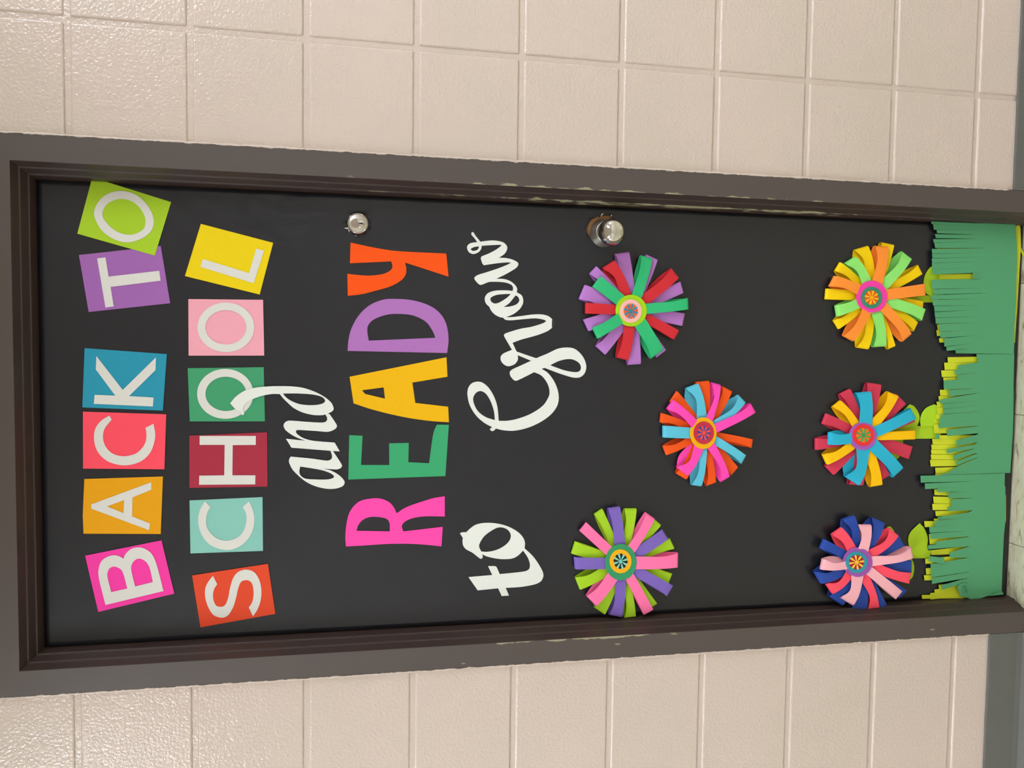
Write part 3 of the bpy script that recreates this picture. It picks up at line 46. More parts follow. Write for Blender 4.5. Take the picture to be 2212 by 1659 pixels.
FLAPS = [[(4103,10199,1),(4145,10193,1),(4173,10162,1),(4153,10140,1),(4143,10177,1),(4103,10189,1)],[(4100,9990,1),(4145,9979,1),(4156,9957,1),(4137,9959,1),(4124,9974,1)],[(3535,10279,1),(3578,10255,1),(3596,10255,1),(3616,10192,1),(3600,10154,1),(3585,10154,1),(3589,10198,1),(3563,10242,1)],[(3666,15378,1),(3671,15302,1),(3614,15278,1),(3579,15287,1),(3647,15297,1),(3652,15350,1)]]
LOCK = (3757,15115)
KNOB = (3726,10110)
LOCKC = [(3754,15162),(3748,15054)]
DOORY = DEP[4]

# ------------------------------------------------------------------ materials
def s2l(v):
    v /= 255.0
    return v / 12.92 if v <= .04045 else ((v + .055) / 1.055) ** 2.4
def rgb(r, g, b, k=1.0):
    return (min(1, s2l(r) * k), min(1, s2l(g) * k), min(1, s2l(b) * k), 1)
def mat(name, c, rough=.6, spec=.5, metal=0.0, bump=None, mottle=0.0, mscale=60):
    m = bpy.data.materials.new(name); m.use_nodes = True
    nt = m.node_tree; b = nt.nodes['Principled BSDF']
    b.inputs['Base Color'].default_value = c; b.inputs['Roughness'].default_value = rough
    b.inputs['Specular IOR Level'].default_value = spec; b.inputs['Metallic'].default_value = metal
    geo = nt.nodes.new('ShaderNodeNewGeometry')
    if mottle:
        n = nt.nodes.new('ShaderNodeTexNoise'); n.inputs['Scale'].default_value = mscale; n.inputs['Detail'].default_value = 4
        nt.links.new(geo.outputs['Position'], n.inputs['Vector'])
        mr = nt.nodes.new('ShaderNodeMapRange'); mr.inputs[3].default_value = 1 - mottle; mr.inputs[4].default_value = 1 + mottle
        nt.links.new(n.outputs['Fac'], mr.inputs[0])
        vm = nt.nodes.new('ShaderNodeVectorMath'); vm.operation = 'SCALE'; vm.inputs[0].default_value = c[:3]
        nt.links.new(mr.outputs[0], vm.inputs['Scale']); nt.links.new(vm.outputs[0], b.inputs['Base Color'])
    if bump:
        sc_, st_, d_ = bump
        n = nt.nodes.new('ShaderNodeTexNoise'); n.inputs['Scale'].default_value = sc_; n.inputs['Detail'].default_value = 3
        nt.links.new(geo.outputs['Position'], n.inputs['Vector'])
        bp = nt.nodes.new('ShaderNodeBump'); bp.inputs['Strength'].default_value = st_; bp.inputs['Distance'].default_value = d_
        nt.links.new(n.outputs['Fac'], bp.inputs['Height']); nt.links.new(bp.outputs[0], b.inputs['Normal'])
    return m
PK = 1.02
_paper = {}
def paper(r, g, b):
    k = (r, g, b)
    if k not in _paper:
        _paper[k] = mat('paper_%d_%d_%d' % k, rgb(r, g, b, PK), .62, .25, mottle=.03, mscale=300, bump=(900, .12, .0004))
    return _paper[k]
def math_node(nt, op, a, b=None, c=None, clamp=False):
    n = nt.nodes.new('ShaderNodeMath'); n.operation = op; n.use_clamp = clamp
    for i, v in enumerate((a, b, c)):
        if v is None: continue
        if isinstance(v, (int, float)): n.inputs[i].default_value = v
        else: nt.links.new(v, n.inputs[i])
    return n.outputs[0]

def wall_material():
    m = bpy.data.materials.new('painted_block'); m.use_nodes = True; nt = m.node_tree; b = nt.nodes['Principled BSDF']
    geo = nt.nodes.new('ShaderNodeNewGeometry'); L = nt.links.new; pos = geo.outputs['Position']
    n = nt.nodes.new('ShaderNodeTexNoise'); n.inputs['Scale'].default_value = 3.5; n.inputs['Detail'].default_value = 3; L(pos, n.inputs['Vector'])
    cr = nt.nodes.new('ShaderNodeValToRGB'); L(n.outputs['Fac'], cr.inputs[0])
    cr.color_ramp.elements[0].position = .3; cr.color_ramp.elements[0].color = rgb(199, 183, 171)
    cr.color_ramp.elements[1].position = .7; cr.color_ramp.elements[1].color = rgb(206, 186, 176)
    L(cr.outputs[0], b.inputs['Base Color'])
    b.inputs['Roughness'].default_value = .20; b.inputs['Specular IOR Level'].default_value = .5
    n1 = nt.nodes.new('ShaderNodeTexNoise'); n1.inputs['Scale'].default_value = 175; n1.inputs['Detail'].default_value = 2; L(pos, n1.inputs['Vector'])
    n2 = nt.nodes.new('ShaderNodeTexVoronoi'); n2.inputs['Scale'].default_value = 120; L(pos, n2.inputs['Vector'])
    pit = math_node(nt, 'SUBTRACT', .22, n2.outputs['Distance'], clamp=True)
    gate = nt.nodes.new('ShaderNodeTexNoise'); gate.inputs['Scale'].default_value = 30; L(pos, gate.inputs['Vector'])
    gt = math_node(nt, 'MULTIPLY_ADD', gate.outputs['Fac'], 6, -3.1, clamp=True)
    pit = math_node(nt, 'MULTIPLY', pit, gt)
    hgt = math_node(nt, 'MULTIPLY_ADD', pit, -2.2, n1.outputs['Fac'])
    bp = nt.nodes.new('ShaderNodeBump'); bp.inputs['Strength'].default_value = .6; bp.inputs['Distance'].default_value = .0024
    L(hgt, bp.inputs['Height']); L(bp.outputs[0], b.inputs['Normal'])
    return m

def frame_material(name, base, chip, inner):
    """brown gloss paint; where hands and carts rub the arrises it is worn through to an older cream coat"""
    m = bpy.data.materials.new(name); m.use_nodes = True; nt = m.node_tree; b = nt.nodes['Principled BSDF']; L = nt.links.new
    geo = nt.nodes.new('ShaderNodeNewGeometry'); sp = nt.nodes.new('ShaderNodeSeparateXYZ'); L(geo.outputs['Position'], sp.inputs[0])
    n = nt.nodes.new('ShaderNodeTexNoise'); n.inputs['Scale'].default_value = 90; n.inputs['Detail'].default_value = 5
    mp = nt.nodes.new('ShaderNodeMapping'); mp.inputs['Scale'].default_value = (1, 1, .3); L(geo.outputs['Position'], mp.inputs[0]); L(mp.outputs[0], n.inputs['Vector'])
    big = nt.nodes.new('ShaderNodeTexNoise'); big.inputs['Scale'].default_value = 9; L(geo.outputs['Position'], big.inputs['Vector'])
    ax = math_node(nt, 'ABSOLUTE', sp.outputs[0])
    edge = HW - (OFF[3] - .0008 if inner else OFF[1])
    d = math_node(nt, 'ABSOLUTE', math_node(nt, 'SUBTRACT', ax, edge))
    near = math_node(nt, 'MULTIPLY_ADD', d, -1 / (.0034 if inner else .0075), 1, clamp=True)
    # how far along the jamb the wear goes: right jamb low to mid, left jamb round the middle
    z = sp.outputs[2]
    right = math_node(nt, 'GREATER_THAN', sp.outputs[0], 0)
    def band(c, hw_): return math_node(nt, 'MULTIPLY_ADD', math_node(nt, 'ABSOLUTE', math_node(nt, 'SUBTRACT', z, c)), -1 / hw_, 1.15, clamp=True)
    if inner:
        along = math_node(nt, 'MULTIPLY', band(.85, .68), right)
    else:
        br = math_node(nt, 'MULTIPLY', band(.95, .62), right)
        bl = math_node(nt, 'MULTIPLY', band(1.08, .33), math_node(nt, 'SUBTRACT', 1, right))
        along = math_node(nt, 'ADD', br, bl)
    s = math_node(nt, 'MULTIPLY', near, along)
    if inner: s = math_node(nt, 'MULTIPLY', s, 1.15)
    s = math_node(nt, 'ADD', s, math_node(nt, 'MULTIPLY_ADD', n.outputs['Fac'], 3.0, -1.55))
    s = math_node(nt, 'ADD', s, math_node(nt, 'MULTIPLY_ADD', big.outputs['Fac'], .9, -.45))
    s = math_node(nt, 'MULTIPLY', s, math_node(nt, 'GREATER_THAN', near, .02))
    s = math_node(nt, 'MULTIPLY_ADD', s, 9, -5.2, clamp=True)
    s = math_node(nt, 'MULTIPLY', s, math_node(nt, 'MULTIPLY', along, 1.6, clamp=True))
    # stray nicks on the face
    v = nt.nodes.new('ShaderNodeTexVoronoi'); v.inputs['Scale'].default_value = 24; v.inputs['Randomness'].default_value = 1; L(mp.outputs[0], v.inputs['Vector'])
    nick = math_node(nt, 'MULTIPLY', math_node(nt, 'LESS_THAN', v.outputs['Distance'], .045), math_node(nt, 'LESS_THAN', z, 1.35))
    nick = math_node(nt, 'MULTIPLY', nick, 0 if inner else .8)
    s = math_node(nt, 'MAXIMUM', s, nick)
    mx = nt.nodes.new('ShaderNodeMix'); mx.data_type = 'RGBA'; L(s, mx.inputs[0]); mx.inputs[6].default_value = base; mx.inputs[7].default_value = chip
    L(mx.outputs[2], b.inputs['Base Color']); b.inputs['Roughness'].default_value = .42; b.inputs['Specular IOR Level'].default_value = .5
    bn = nt.nodes.new('ShaderNodeTexNoise'); bn.inputs['Scale'].default_value = 60; L(geo.outputs['Position'], bn.inputs['Vector'])
    bp = nt.nodes.new('ShaderNodeBump'); bp.inputs['Strength'].default_value = .15; bp.inputs['Distance'].default_value = .001
    L(math_node(nt, 'MULTIPLY_ADD', s, -.5, bn.outputs['Fac']), bp.inputs['Height']); L(bp.outputs[0], b.inputs['Normal'])
    return m

def tile_material():
    m = bpy.data.materials.new('vinyl_tile'); m.use_nodes = True; nt = m.node_tree; b = nt.nodes['Principled BSDF']; L = nt.links.new
    geo = nt.nodes.new('ShaderNodeNewGeometry'); oi = nt.nodes.new('ShaderNodeObjectInfo')
    off = nt.nodes.new('ShaderNodeVectorMath'); off.operation = 'MULTIPLY_ADD'
    L(oi.outputs['Random'], off.inputs[0]); off.inputs[1].default_value = (7, 3, 5); L(geo.outputs['Position'], off.inputs[2])
    mp = nt.nodes.new('ShaderNodeMapping'); mp.inputs['Scale'].default_value = (22, 85, 1); L(off.outputs[0], mp.inputs[0])
    n = nt.nodes.new('ShaderNodeTexNoise'); n.inputs['Scale'].default_value = 1.3; n.inputs['Detail'].default_value = 6; n.inputs['Distortion'].default_value = .8; L(mp.outputs[0], n.inputs['Vector'])
    cr = nt.nodes.new('ShaderNodeValToRGB'); L(n.outputs['Fac'], cr.inputs[0]); e = cr.color_ramp.elements
    e[0].position = .26; e[0].color = rgb(112, 98, 70); e[1].position = .42; e[1].color = rgb(186, 180, 152)
    x = e.new(.62); x.color = rgb(196, 191, 166)
    L(cr.outputs[0], b.inputs['Base Color']); b.inputs['Roughness'].default_value = .25
    return m

M_WALL = wall_material()
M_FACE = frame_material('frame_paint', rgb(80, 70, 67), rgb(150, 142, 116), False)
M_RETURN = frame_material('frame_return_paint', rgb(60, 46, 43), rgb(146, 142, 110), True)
M_BLACK = mat('black_paper', rgb(27, 27, 34), .34, .5, bump=(7, .5, .007))
M_DOOR = mat('door_wood', rgb(150, 104, 58), .45, .4, mottle=.12, mscale=25)
M_WHITE = paper(228, 229, 224); M_CARDWHITE = paper(219, 215, 210)
M_BASE = mat('cove_base', rgb(96, 96, 92), .4, .5, mottle=.05, mscale=30)
M_TILE = tile_material()
M_GROUT = mat('tile_bed', rgb(60, 54, 44), .8)
M_CHROME = mat('polished_nickel', rgb(205, 200, 192), .09, metal=1)
M_SATIN = mat('satin_nickel', rgb(205, 196, 186), .42, metal=1)
M_SATIN2 = mat('satin_nickel_dark', rgb(165, 150, 138), .42, metal=1)
M_SLOT = mat('keyway', (.005, .005, .005, 1), .6)
M_CEIL = mat('ceiling_board', rgb(226, 222, 212), .9, .2)
M_OPP = mat('far_wall_paint', rgb(222, 216, 210), .5, .4, bump=(120, .3, .002))
M_BACKS = mat('paper_torn_back', rgb(226, 224, 226), .5, .3)
M_LAMPF = mat('lamp_frame', rgb(225, 225, 222), .4)
M_LIT = bpy.data.materials.new('lit_diffuser'); M_LIT.use_nodes = True
_n = M_LIT.node_tree; _b = _n.nodes['Principled BSDF']; _b.inputs['Emission Color'].default_value = (.87, .96, 1.05, 1); _b.inputs['Emission Strength'].default_value = LAMP_POWER

def pucker(m):
    """fine creases in the black paper where it was pulled tight round the lock"""
    nt = m.node_tree; L = nt.links.new
    geo = nt.nodes.new('ShaderNodeNewGeometry'); bp = [n for n in nt.nodes if n.type == 'BUMP'][0]
    old = bp.inputs['Height'].links[0].from_socket
    total = old
    for c, rad, k in (((.41, .05, 1.64), .13, 1.6), ((.37, .05, 1.80), .10, .8), ((.40, .05, 1.45), .10, .6)):
        dv = nt.nodes.new('ShaderNodeVectorMath'); dv.operation = 'DISTANCE'; L(geo.outputs['Position'], dv.inputs[0]); dv.inputs[1].default_value = c
        mk = math_node(nt, 'MULTIPLY_ADD', dv.outputs['Value'], -1 / rad, 1, clamp=True)
        mp = nt.nodes.new('ShaderNodeMapping'); mp.inputs['Rotation'].default_value = (0, .6, 0); mp.inputs['Scale'].default_value = (30, 1, 11); L(geo.outputs['Position'], mp.inputs[0])
        n = nt.nodes.new('ShaderNodeTexNoise'); n.inputs['Scale'].default_value = 1; n.inputs['Detail'].default_value = 2; L(mp.outputs[0], n.inputs['Vector'])
        total = math_node(nt, 'ADD', total, math_node(nt, 'MULTIPLY', math_node(nt, 'MULTIPLY', mk, n.outputs['Fac']), k))
    L(total, bp.inputs['Height'])
pucker(M_BLACK)
# ------------------------------------------------------------------ helpers
def tag(o, label=None, cat=None, group=None, kind=None):
    for k, v in (('label', label), ('category', cat), ('group', group), ('kind', kind)):
        if v: o[k] = v
    return o
def empty(name, loc=(0, 0, 0)):
    o = bpy.data.objects.new(name, None); o.location = loc; o.empty_display_size = .03; COL.objects.link(o); return o
def mesh_obj(name, verts, faces, m, parent=None, origin=None, smooth=False, mats=None, fmat=None):
    """verts in world metres; the object's origin goes to `origin` (default: the mean of the vertices)"""
    if origin is None:
        n = len(verts); origin = (sum(v[0] for v in verts) / n, sum(v[1] for v in verts) / n, sum(v[2] for v in verts) / n)
    me = bpy.data.meshes.new(name)
    me.from_pydata([(v[0] - origin[0], v[1] - origin[1], v[2] - origin[2]) for v in verts], [], faces)
    for q in (mats or [m]): me.materials.append(q)
    if fmat: me.polygons.foreach_set('material_index', fmat)
    if smooth: me.polygons.foreach_set('use_smooth', [True] * len(me.polygons))
    me.update()
    o = bpy.data.objects.new(name, me); COL.objects.link(o)
    if parent:
        o.parent = parent
        pw = parent_world(parent)
        o.location = (origin[0] - pw[0], origin[1] - pw[1], origin[2] - pw[2])
    else: o.location = origin
    return o
def parent_world(o):
    x = Vector(o.location)
    while o.parent: o = o.parent; x += o.location
    return x
def bevel(o, width, seg=2, ang=30):
    b = o.modifiers.new('bevel', 'BEVEL'); b.width = width; b.segments = seg; b.limit_method = 'ANGLE'; b.angle_limit = math.radians(ang); return o
def solid(o, t, off=0):
    s = o.modifiers.new('thickness', 'SOLIDIFY'); s.thickness = t; s.offset = off; return o
def crease(o):
    e = o.modifiers.new('crease', 'EDGE_SPLIT'); e.split_angle = math.radians(45); return o
def box(x0, x1, y0, y1, z0, z1):
    v = [(x, y, z) for x in (x0, x1) for y in (y0, y1) for z in (z0, z1)]
    f = [(0, 1, 3, 2), (4, 6, 7, 5), (0, 4, 5, 1), (2, 3, 7, 6), (0, 2, 6, 4), (1, 5, 7, 3)]
    return v, f
def add_box(V, F, *a):
    v, f = box(*a); k = len(V); V += v; F += [tuple(i + k for i in q) for q in f]

def smooth_outline(pts, n=5):
    """closed outline; points flagged 1 stay sharp, between them a Catmull-Rom runs through the points"""
    N = len(pts); out = []
    P2 = [Vector((p[0] / 10000, p[1] / 10000)) for p in pts]; cr = [len(p) > 2 for p in pts]
    for i in range(N):
        p1, p2 = P2[i], P2[(i + 1) % N]
        if cr[i] and cr[(i + 1) % N]: out.append(p1); continue
        p0 = P2[i - 1] if not cr[i] else p1 * 2 - p2 if False else (P2[i - 1] if not cr[i] else p1)
        p3 = P2[(i + 2) % N] if not cr[(i + 1) % N] else p2
        d = (p2 - p1).length
        # tangents limited by the span so neighbouring long spans do not overshoot
        t1 = (p2 - p0) * .5; t2 = (p3 - p1) * .5
        if cr[i]: t1 = (p2 - p1)
        if cr[(i + 1) % N]: t2 = (p2 - p1)
        for t in (t1, t2):
            if t.length > d * 1.0 and t.length > 0: t *= d / t.length
        k = max(2, min(n + 3, int(d / .0016)))
        for j in range(k):
            s = j / k; h1 = 2 * s**3 - 3 * s**2 + 1; h2 = s**3 - 2 * s**2 + s; h3 = -2 * s**3 + 3 * s**2; h4 = s**3 - s**2
            out.append(p1 * h1 + t1 * h2 + p2 * h3 + t2 * h4)
    return out
def plate(name, shapes, h, thick, m, parent=None, origin=None, warp=None):
    """flat cut-out of card: shapes = [(outline, holes)], front at height h before the door face"""
    V = []; F = []
    yf = DOORY - h; yb = yf + thick
    for outer, holes in shapes:
        loops = [smooth_outline(outer)] + [smooth_outline(q) for q in holes]
        flat = [p for l in loops for p in l]
        tris = tessellate_polygon([[Vector((p.x, p.y, 0)) for p in l] for l in loops])
        k = len(V); n = len(flat)
        dy = (lambda p: warp(p)) if warp else (lambda p: 0)
        V += [(p.x, yf - dy(p), p.y) for p in flat] + [(p.x, yb - dy(p), p.y) for p in flat]
        for t in tris:
            a, b, c = (flat[i] for i in t)
            if (b - a).cross(c - a) < 0: t = (t[0], t[2], t[1])
            F.append((k + t[0], k + t[1], k + t[2])); F.append((k + n + t[2], k + n + t[1], k + n + t[0]))
        s = k
        for l in loops:
            L_ = len(l)
            for j in range(L_):
                a, b = s + j, s + (j + 1) % L_
                F.append((a, a + n, b + n, b))
            s += L_
    return mesh_obj(name, V, F, m, parent, origin)
def centroid(pts, h=0):
    return (sum(p[0] for p in pts) / len(pts) / 10000, DOORY - h, sum(p[1] for p in pts) / len(pts) / 10000)
def lathe(name, prof, m, c, parent=None, seg=48, smooth=True):
    """prof: (radius, height before the door) ; axis towards the corridor"""
    V = []; F = []
    for r, h in prof:
        for k in range(seg):
            a = 2 * math.pi * k / seg; V.append((c[0] + r * math.cos(a), DOORY - h, c[1] + r * math.sin(a)))
    for i in range(len(prof) - 1):
        for k in range(seg):
            a = i * seg + k; b = i * seg + (k + 1) % seg
            F.append((a, b, b + seg, a + seg))
    e = len(prof) - 1
    F.append(tuple(e * seg + k for k in range(seg)))
    o = mesh_obj(name, V, F, m, parent, (c[0], DOORY, c[1]), smooth)
    return o

# ------------------------------------------------------------------ setting: wall of concrete blocks round the doorway
CS = .2032; Z0 = -.02; JT = .0098
ZTO = ZT + 0.0
wall = empty('wall_back', (0, 0, 0)); tag(wall, kind='structure')
V = []; F = []
XE, ZC = 5.6, CEIL
add_box(V, F, -XE, -HW - .001, 0.0030, .19, 0, ZC); add_box(V, F, HW + .001, XE, 0.0030, .19, 0, ZC); add_box(V, F, -HW - .001, HW + .001, 0.0030, .19, ZTO + .001, ZC)
mesh_obj('mortar', V, F, M_WALL, wall, (0, 0, 0))
_blk = {}
def block(x0, x1, z0, z1):
    w_, h_ = round(x1 - x0, 4), round(z1 - z0, 4)
    key = (w_, h_)
    if key not in _blk:
        v, f = box(-w_ / 2, w_ / 2, 0, .02, -h_ / 2, h_ / 2)
        o = mesh_obj('block', v, f, M_WALL, wall, (0, 0, 0)); bevel(o, .0042, 4); _blk[key] = o
    else:
        o = _blk[key].copy(); COL.objects.link(o)
    o.location = ((x0 + x1) / 2, random.uniform(-.0003, .0003), (z0 + z1) / 2)
    o.rotation_euler = (random.uniform(-.0015, .0015), 0, random.uniform(-.001, .001))
j = JT / 2
for k in range(14):
    za, zb = Z0 + k * CS + j, Z0 + (k + 1) * CS - j
    za = max(za, .001); zb = min(zb, ZC - .002)
    xs = [HW + .0005, XH] + [XH + .4064 * q for q in range(1, 6)]
    over = za < ZTO
    for side in (1, -1):
        if over:
            E_ = xs if side == 1 else [-(HW + .0005) - .4064 * q for q in range(0, 6)]
            for a, b in zip(E_[:-1], E_[1:]):
                a, b = min(a, b), max(a, b)
                a += (j if abs(abs(a) - HW - .0005) > 1e-4 else 0); b -= (j if abs(abs(b) - HW - .0005) > 1e-4 else 0)
                if zb > ZTO and min(abs(a), abs(b)) < HW + .001: pass
                block(a, b, za, zb)
    if zb > ZTO:
        zz = max(za, ZTO + .003)
        for a, b in ((-HW - .0005, -.11), (-.11, .296), (.296, HW + .0005)) if over else [(-1.7 + .4064 * q, -1.7 + .4064 * (q + 1)) for q in range(9)]:
            if zz > ZTO and zb - zz > .02: block(a + j, b - j, zz, zb)
V = []; F = []                            # the courses farther along the corridor, too many to be single parts
for k in range(14):
    za, zb = max(Z0 + k * CS + j, .001), min(Z0 + (k + 1) * CS - j, ZC - .002)
    for side in (1, -1):
        x = (XH + .4064 * 5) if side == 1 else (HW + .0005 + .4064 * 5)
        if k == 13 or za > ZTO: x = 1.9576 if side == 1 else 1.70
        while x < XE - .1:
            a, b = x + j, min(x + .4064 - j, XE - .002)
            add_box(V, F, *(sorted((side * a, side * b))), 0, .02, za, zb); x += .4064
o = mesh_obj('far_blocks', V, F, M_WALL, wall, (0, 0, 0)); bevel(o, .0042, 2); o['kind'] = 'stuff'
# bead of caulk painted over, along the frame
def bead(name, pts, nrm, r=.0046):
    """pts along the run, nrm: unit vector in the wall plane pointing away from the frame"""
    V = []; F = []; N = len(pts); S = 5
    for i, (x, z) in enumerate(pts):
        wv = r * (1 + .35 * noise.noise(Vector((x * 30, 1.3, z * 30))) + .25 * noise.noise(Vector((x * 130, 4.3, z * 130))))
        over = .0016 * (.6 + noise.noise(Vector((x * 50 + 7, 2, z * 50))) + .8 * noise.noise(Vector((x * 170 + 3, 2, z * 170))))
        prof = [(-over, -.0063), (-over * .3, -.0072), (wv * .35, -.0062), (wv * .8, -.003), (wv, .0005), (wv * 1.05, .004)]
        for u, y in prof: V.append((x + nrm[0] * u, y, z + nrm[1] * u))
    for i in range(N - 1):
        for q in range(S): a = i * 6 + q; F.append((a, a + 1, a + 7, a + 6))
    o = mesh_obj(name, V, F, M_WALL, wall, (0, 0, 0), True); o.data.flip_normals() if nrm[0] > 0 else None
    return o
zs = [.10 + i * (ZTO - .10) / 700 for i in range(701)]
bead('caulk_bead', [(HW, z) for z in zs], (1, 0)); bead('caulk_bead', [(-HW, z) for z in zs], (-1, 0))
bead('caulk_bead', [(-HW + i * 2 * HW / 300, ZTO) for i in range(301)], (0, 1))
# nail hole low on the right
# ------------------------------------------------------------------ steel door frame
frame = empty('trim_1', (0, 0, 0)); tag(frame, kind='structure')
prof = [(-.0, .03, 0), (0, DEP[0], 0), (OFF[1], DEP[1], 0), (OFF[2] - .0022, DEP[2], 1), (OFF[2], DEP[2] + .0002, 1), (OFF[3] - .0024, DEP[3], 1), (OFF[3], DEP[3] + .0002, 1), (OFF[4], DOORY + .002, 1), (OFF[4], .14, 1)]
def frame_part(name, fa, fb):
    V = []; F = []; fm = []
    n = len(prof)
    for q in (fa, fb):
        for o_, y, _ in prof: x, z = q(o_); V.append((x, y, z))
    for i in range(n - 1): F.append((i, i + 1, n + i + 1, n + i)); fm.append(prof[i + 1][2])
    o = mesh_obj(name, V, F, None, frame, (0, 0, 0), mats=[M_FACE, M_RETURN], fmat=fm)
    return bevel(o, .0007, 3, 12)
a = frame_part('jamb', lambda o_: (HW - o_, 0), lambda o_: (HW - o_, ZTO - o_))
b = frame_part('jamb', lambda o_: (-HW + o_, ZTO - o_), lambda o_: (-HW + o_, 0))
c = frame_part('header', lambda o_: (HW - o_, ZTO - o_), lambda o_: (-HW + o_, ZTO - o_))
for o in (a, b, c):
    bm = bmesh.new(); bm.from_mesh(o.data)
    bmesh.ops.recalc_face_normals(bm, faces=bm.faces)
    f0 = max(bm.faces, key=lambda f: abs(f.normal.y) * f.calc_area() * (1 if f.calc_center_median().y < 0 else 0))
    if f0.normal.y > 0: bmesh.ops.reverse_faces(bm, faces=bm.faces)
    bm.to_mesh(o.data); bm.free()
# ------------------------------------------------------------------ door leaf with lock and knob
DW = HW - OFF[4]
door = empty('door_1', (-DW, DOORY, 0)); tag(door, kind='structure')
v, f = box(-DW - .004, DW + .004, DOORY + .0022, DOORY + .044, .004, ZTO - OFF[4] + .004)
leaf = bevel(mesh_obj('leaf', v, f, M_DOOR, door), .0015, 2)
lx, lz = LOCK[0] / 10000, LOCK[1] / 10000
lk = lathe('lock_cylinder', [(.0217, -.003), (.0214, .0045), (.0206, .0095), (.0192, .0125), (.0185, .0128), (.0180, .0120), (.0177, .0108), (.0172, .0106)], M_CHROME, (lx, lz), door)
lathe('lock_face', [(.0173, .0100), (.0173, .0114), (.0167, .0119), (.0001, .0119)], M_SATIN, (lx, lz), lk)
(ax_, az_), (bx_, bz_) = LOCKC
lathe('cam_ring', [(.0090, .0110), (.0090, .0124), (.0085, .0125), (.0001, .0122)], M_SATIN2, (ax_ / 10000, az_ / 10000), lk)
lathe('key_plug', [(.0080, .0110), (.0080, .0130), (.0073, .0134), (.0001, .0134)], M_CHROME, (bx_ / 10000, bz_ / 10000), lk)
kx, kz = bx_ / 10000, bz_ / 10000
V = []; F = []
for dx, dz, sx, sz in ((0, .0025, .0010, .0018), (.0006, -.0005, .0013, .0022), (-.0004, -.0035, .0008, .0022)):
    add_box(V, F, kx + dx - sx, kx + dx + sx, DOORY - .0138, DOORY - .0128, kz + dz - sz, kz + dz + sz)
mesh_obj('keyhole', V, F, M_SLOT, lk)
nx, nz = KNOB[0] / 10000, KNOB[1] / 10000
kn = lathe('door_knob', [(.011, .020), (.0105, .026), (.012, .030)] + [(.0272 * math.sin(t), .0545 - .0272 * math.cos(t) * .98) for t in [math.radians(28 + i * 152 / 22) for i in range(22)]] + [(.0001, .0545 + .0267)], M_CHROME, (nx, nz), door, 72)
lathe('knob_rose', [(.0295, -.003), (.0295, .001), (.0287, .003), (.0222, .0205), (.0214, .0222), (.0205, .0224), (.0192, .0210), (.017, .016), (.009, .0155)], M_SATIN, (ROSE[0] / 10000, ROSE[1] / 10000), kn, 64)

# ------------------------------------------------------------------ black paper over the whole door, torn round the lock and the knob
def paper_relief(x, z):
    h = .0010 + .0007 * noise.noise(Vector((x * 2.2, 3, z * 1.6)))
    # puckers near the lock side at the top, where the sheet was pulled round the hardware
    dx, dz = x - .40, z - 1.62
    g = math.exp(-(dx * dx / .006 + dz * dz / .035))
    h += g * .0016 * (1 - 2.2 * abs(noise.noise(Vector((x * 30 + z * 12, 1, z * 17 - x * 12)))))
    dx, dz = x - .38, z - 1.85
    g = math.exp(-(dx * dx / .008 + dz * dz / .02))
    h += g * .0009 * noise.noise(Vector((x * 30 - z * 24, 5, z * 20)))
    return min(.0017, max(.0004, h))
PB = .004
xa, xb, za, zb = -DW + .0012, DW - .0012, PB, ZTO - OFF[4] - .0012
pts = []; 
nxg, nzg = 90, 215
for i in range(nxg + 1):
    for q in range(nzg + 1): pts.append(Vector((xa + (xb - xa) * i / nxg, za + (zb - za) * q / nzg)))
holes = [[Vector((p[0] / 10000, p[1] / 10000)) for p in h_] for h_ in (HOLE_KNOB, HOLE_LOCK)]
def inside(p, poly):
    r = False; n = len(poly)
    for i in range(n):
        a, b = poly[i], poly[i - 1]
        if (a.y > p.y) != (b.y > p.y) and p.x < (b.x - a.x) * (p.y - a.y) / (b.y - a.y) + a.x: r = not r
    return r
edges = []
for h_ in holes:
    s = len(pts); pts += h_; edges += [(s + i, s + (i + 1) % len(h_)) for i in range(len(h_))]
res = delaunay_2d_cdt(pts, edges, [], 0, 1e-6)
V = [(p.x, DOORY - paper_relief(p.x, p.y), p.y) for p in res[0]]; F = []
for t in res[2]:
    c = Vector((0, 0))
    for i in t: c += res[0][i]
    c /= len(t)
    if any(inside(c, h_) for h_ in holes): continue
    a_, b_, c_ = (res[0][i] for i in t[:3])
    F.append(tuple(t) if (b_ - a_).cross(c_ - a_) > 0 else tuple(reversed(t)))
pc = mesh_obj('paper_cover', V, F, M_BLACK, None, (0, DOORY, 0), True); solid(pc, .0002, -1)
tag(pc, 'black bulletin paper covering the whole door, torn round the lock and the knob', 'paper')
for sh in FLAPS:
    c = centroid(sh)
    o = plate('torn_flap', [(sh, [])], .003, .0002, M_BACKS, pc, warp=lambda p, c=c: .002 + .25 * abs(p.x - c[0]))
    o['label'] = 'pale underside of torn paper'

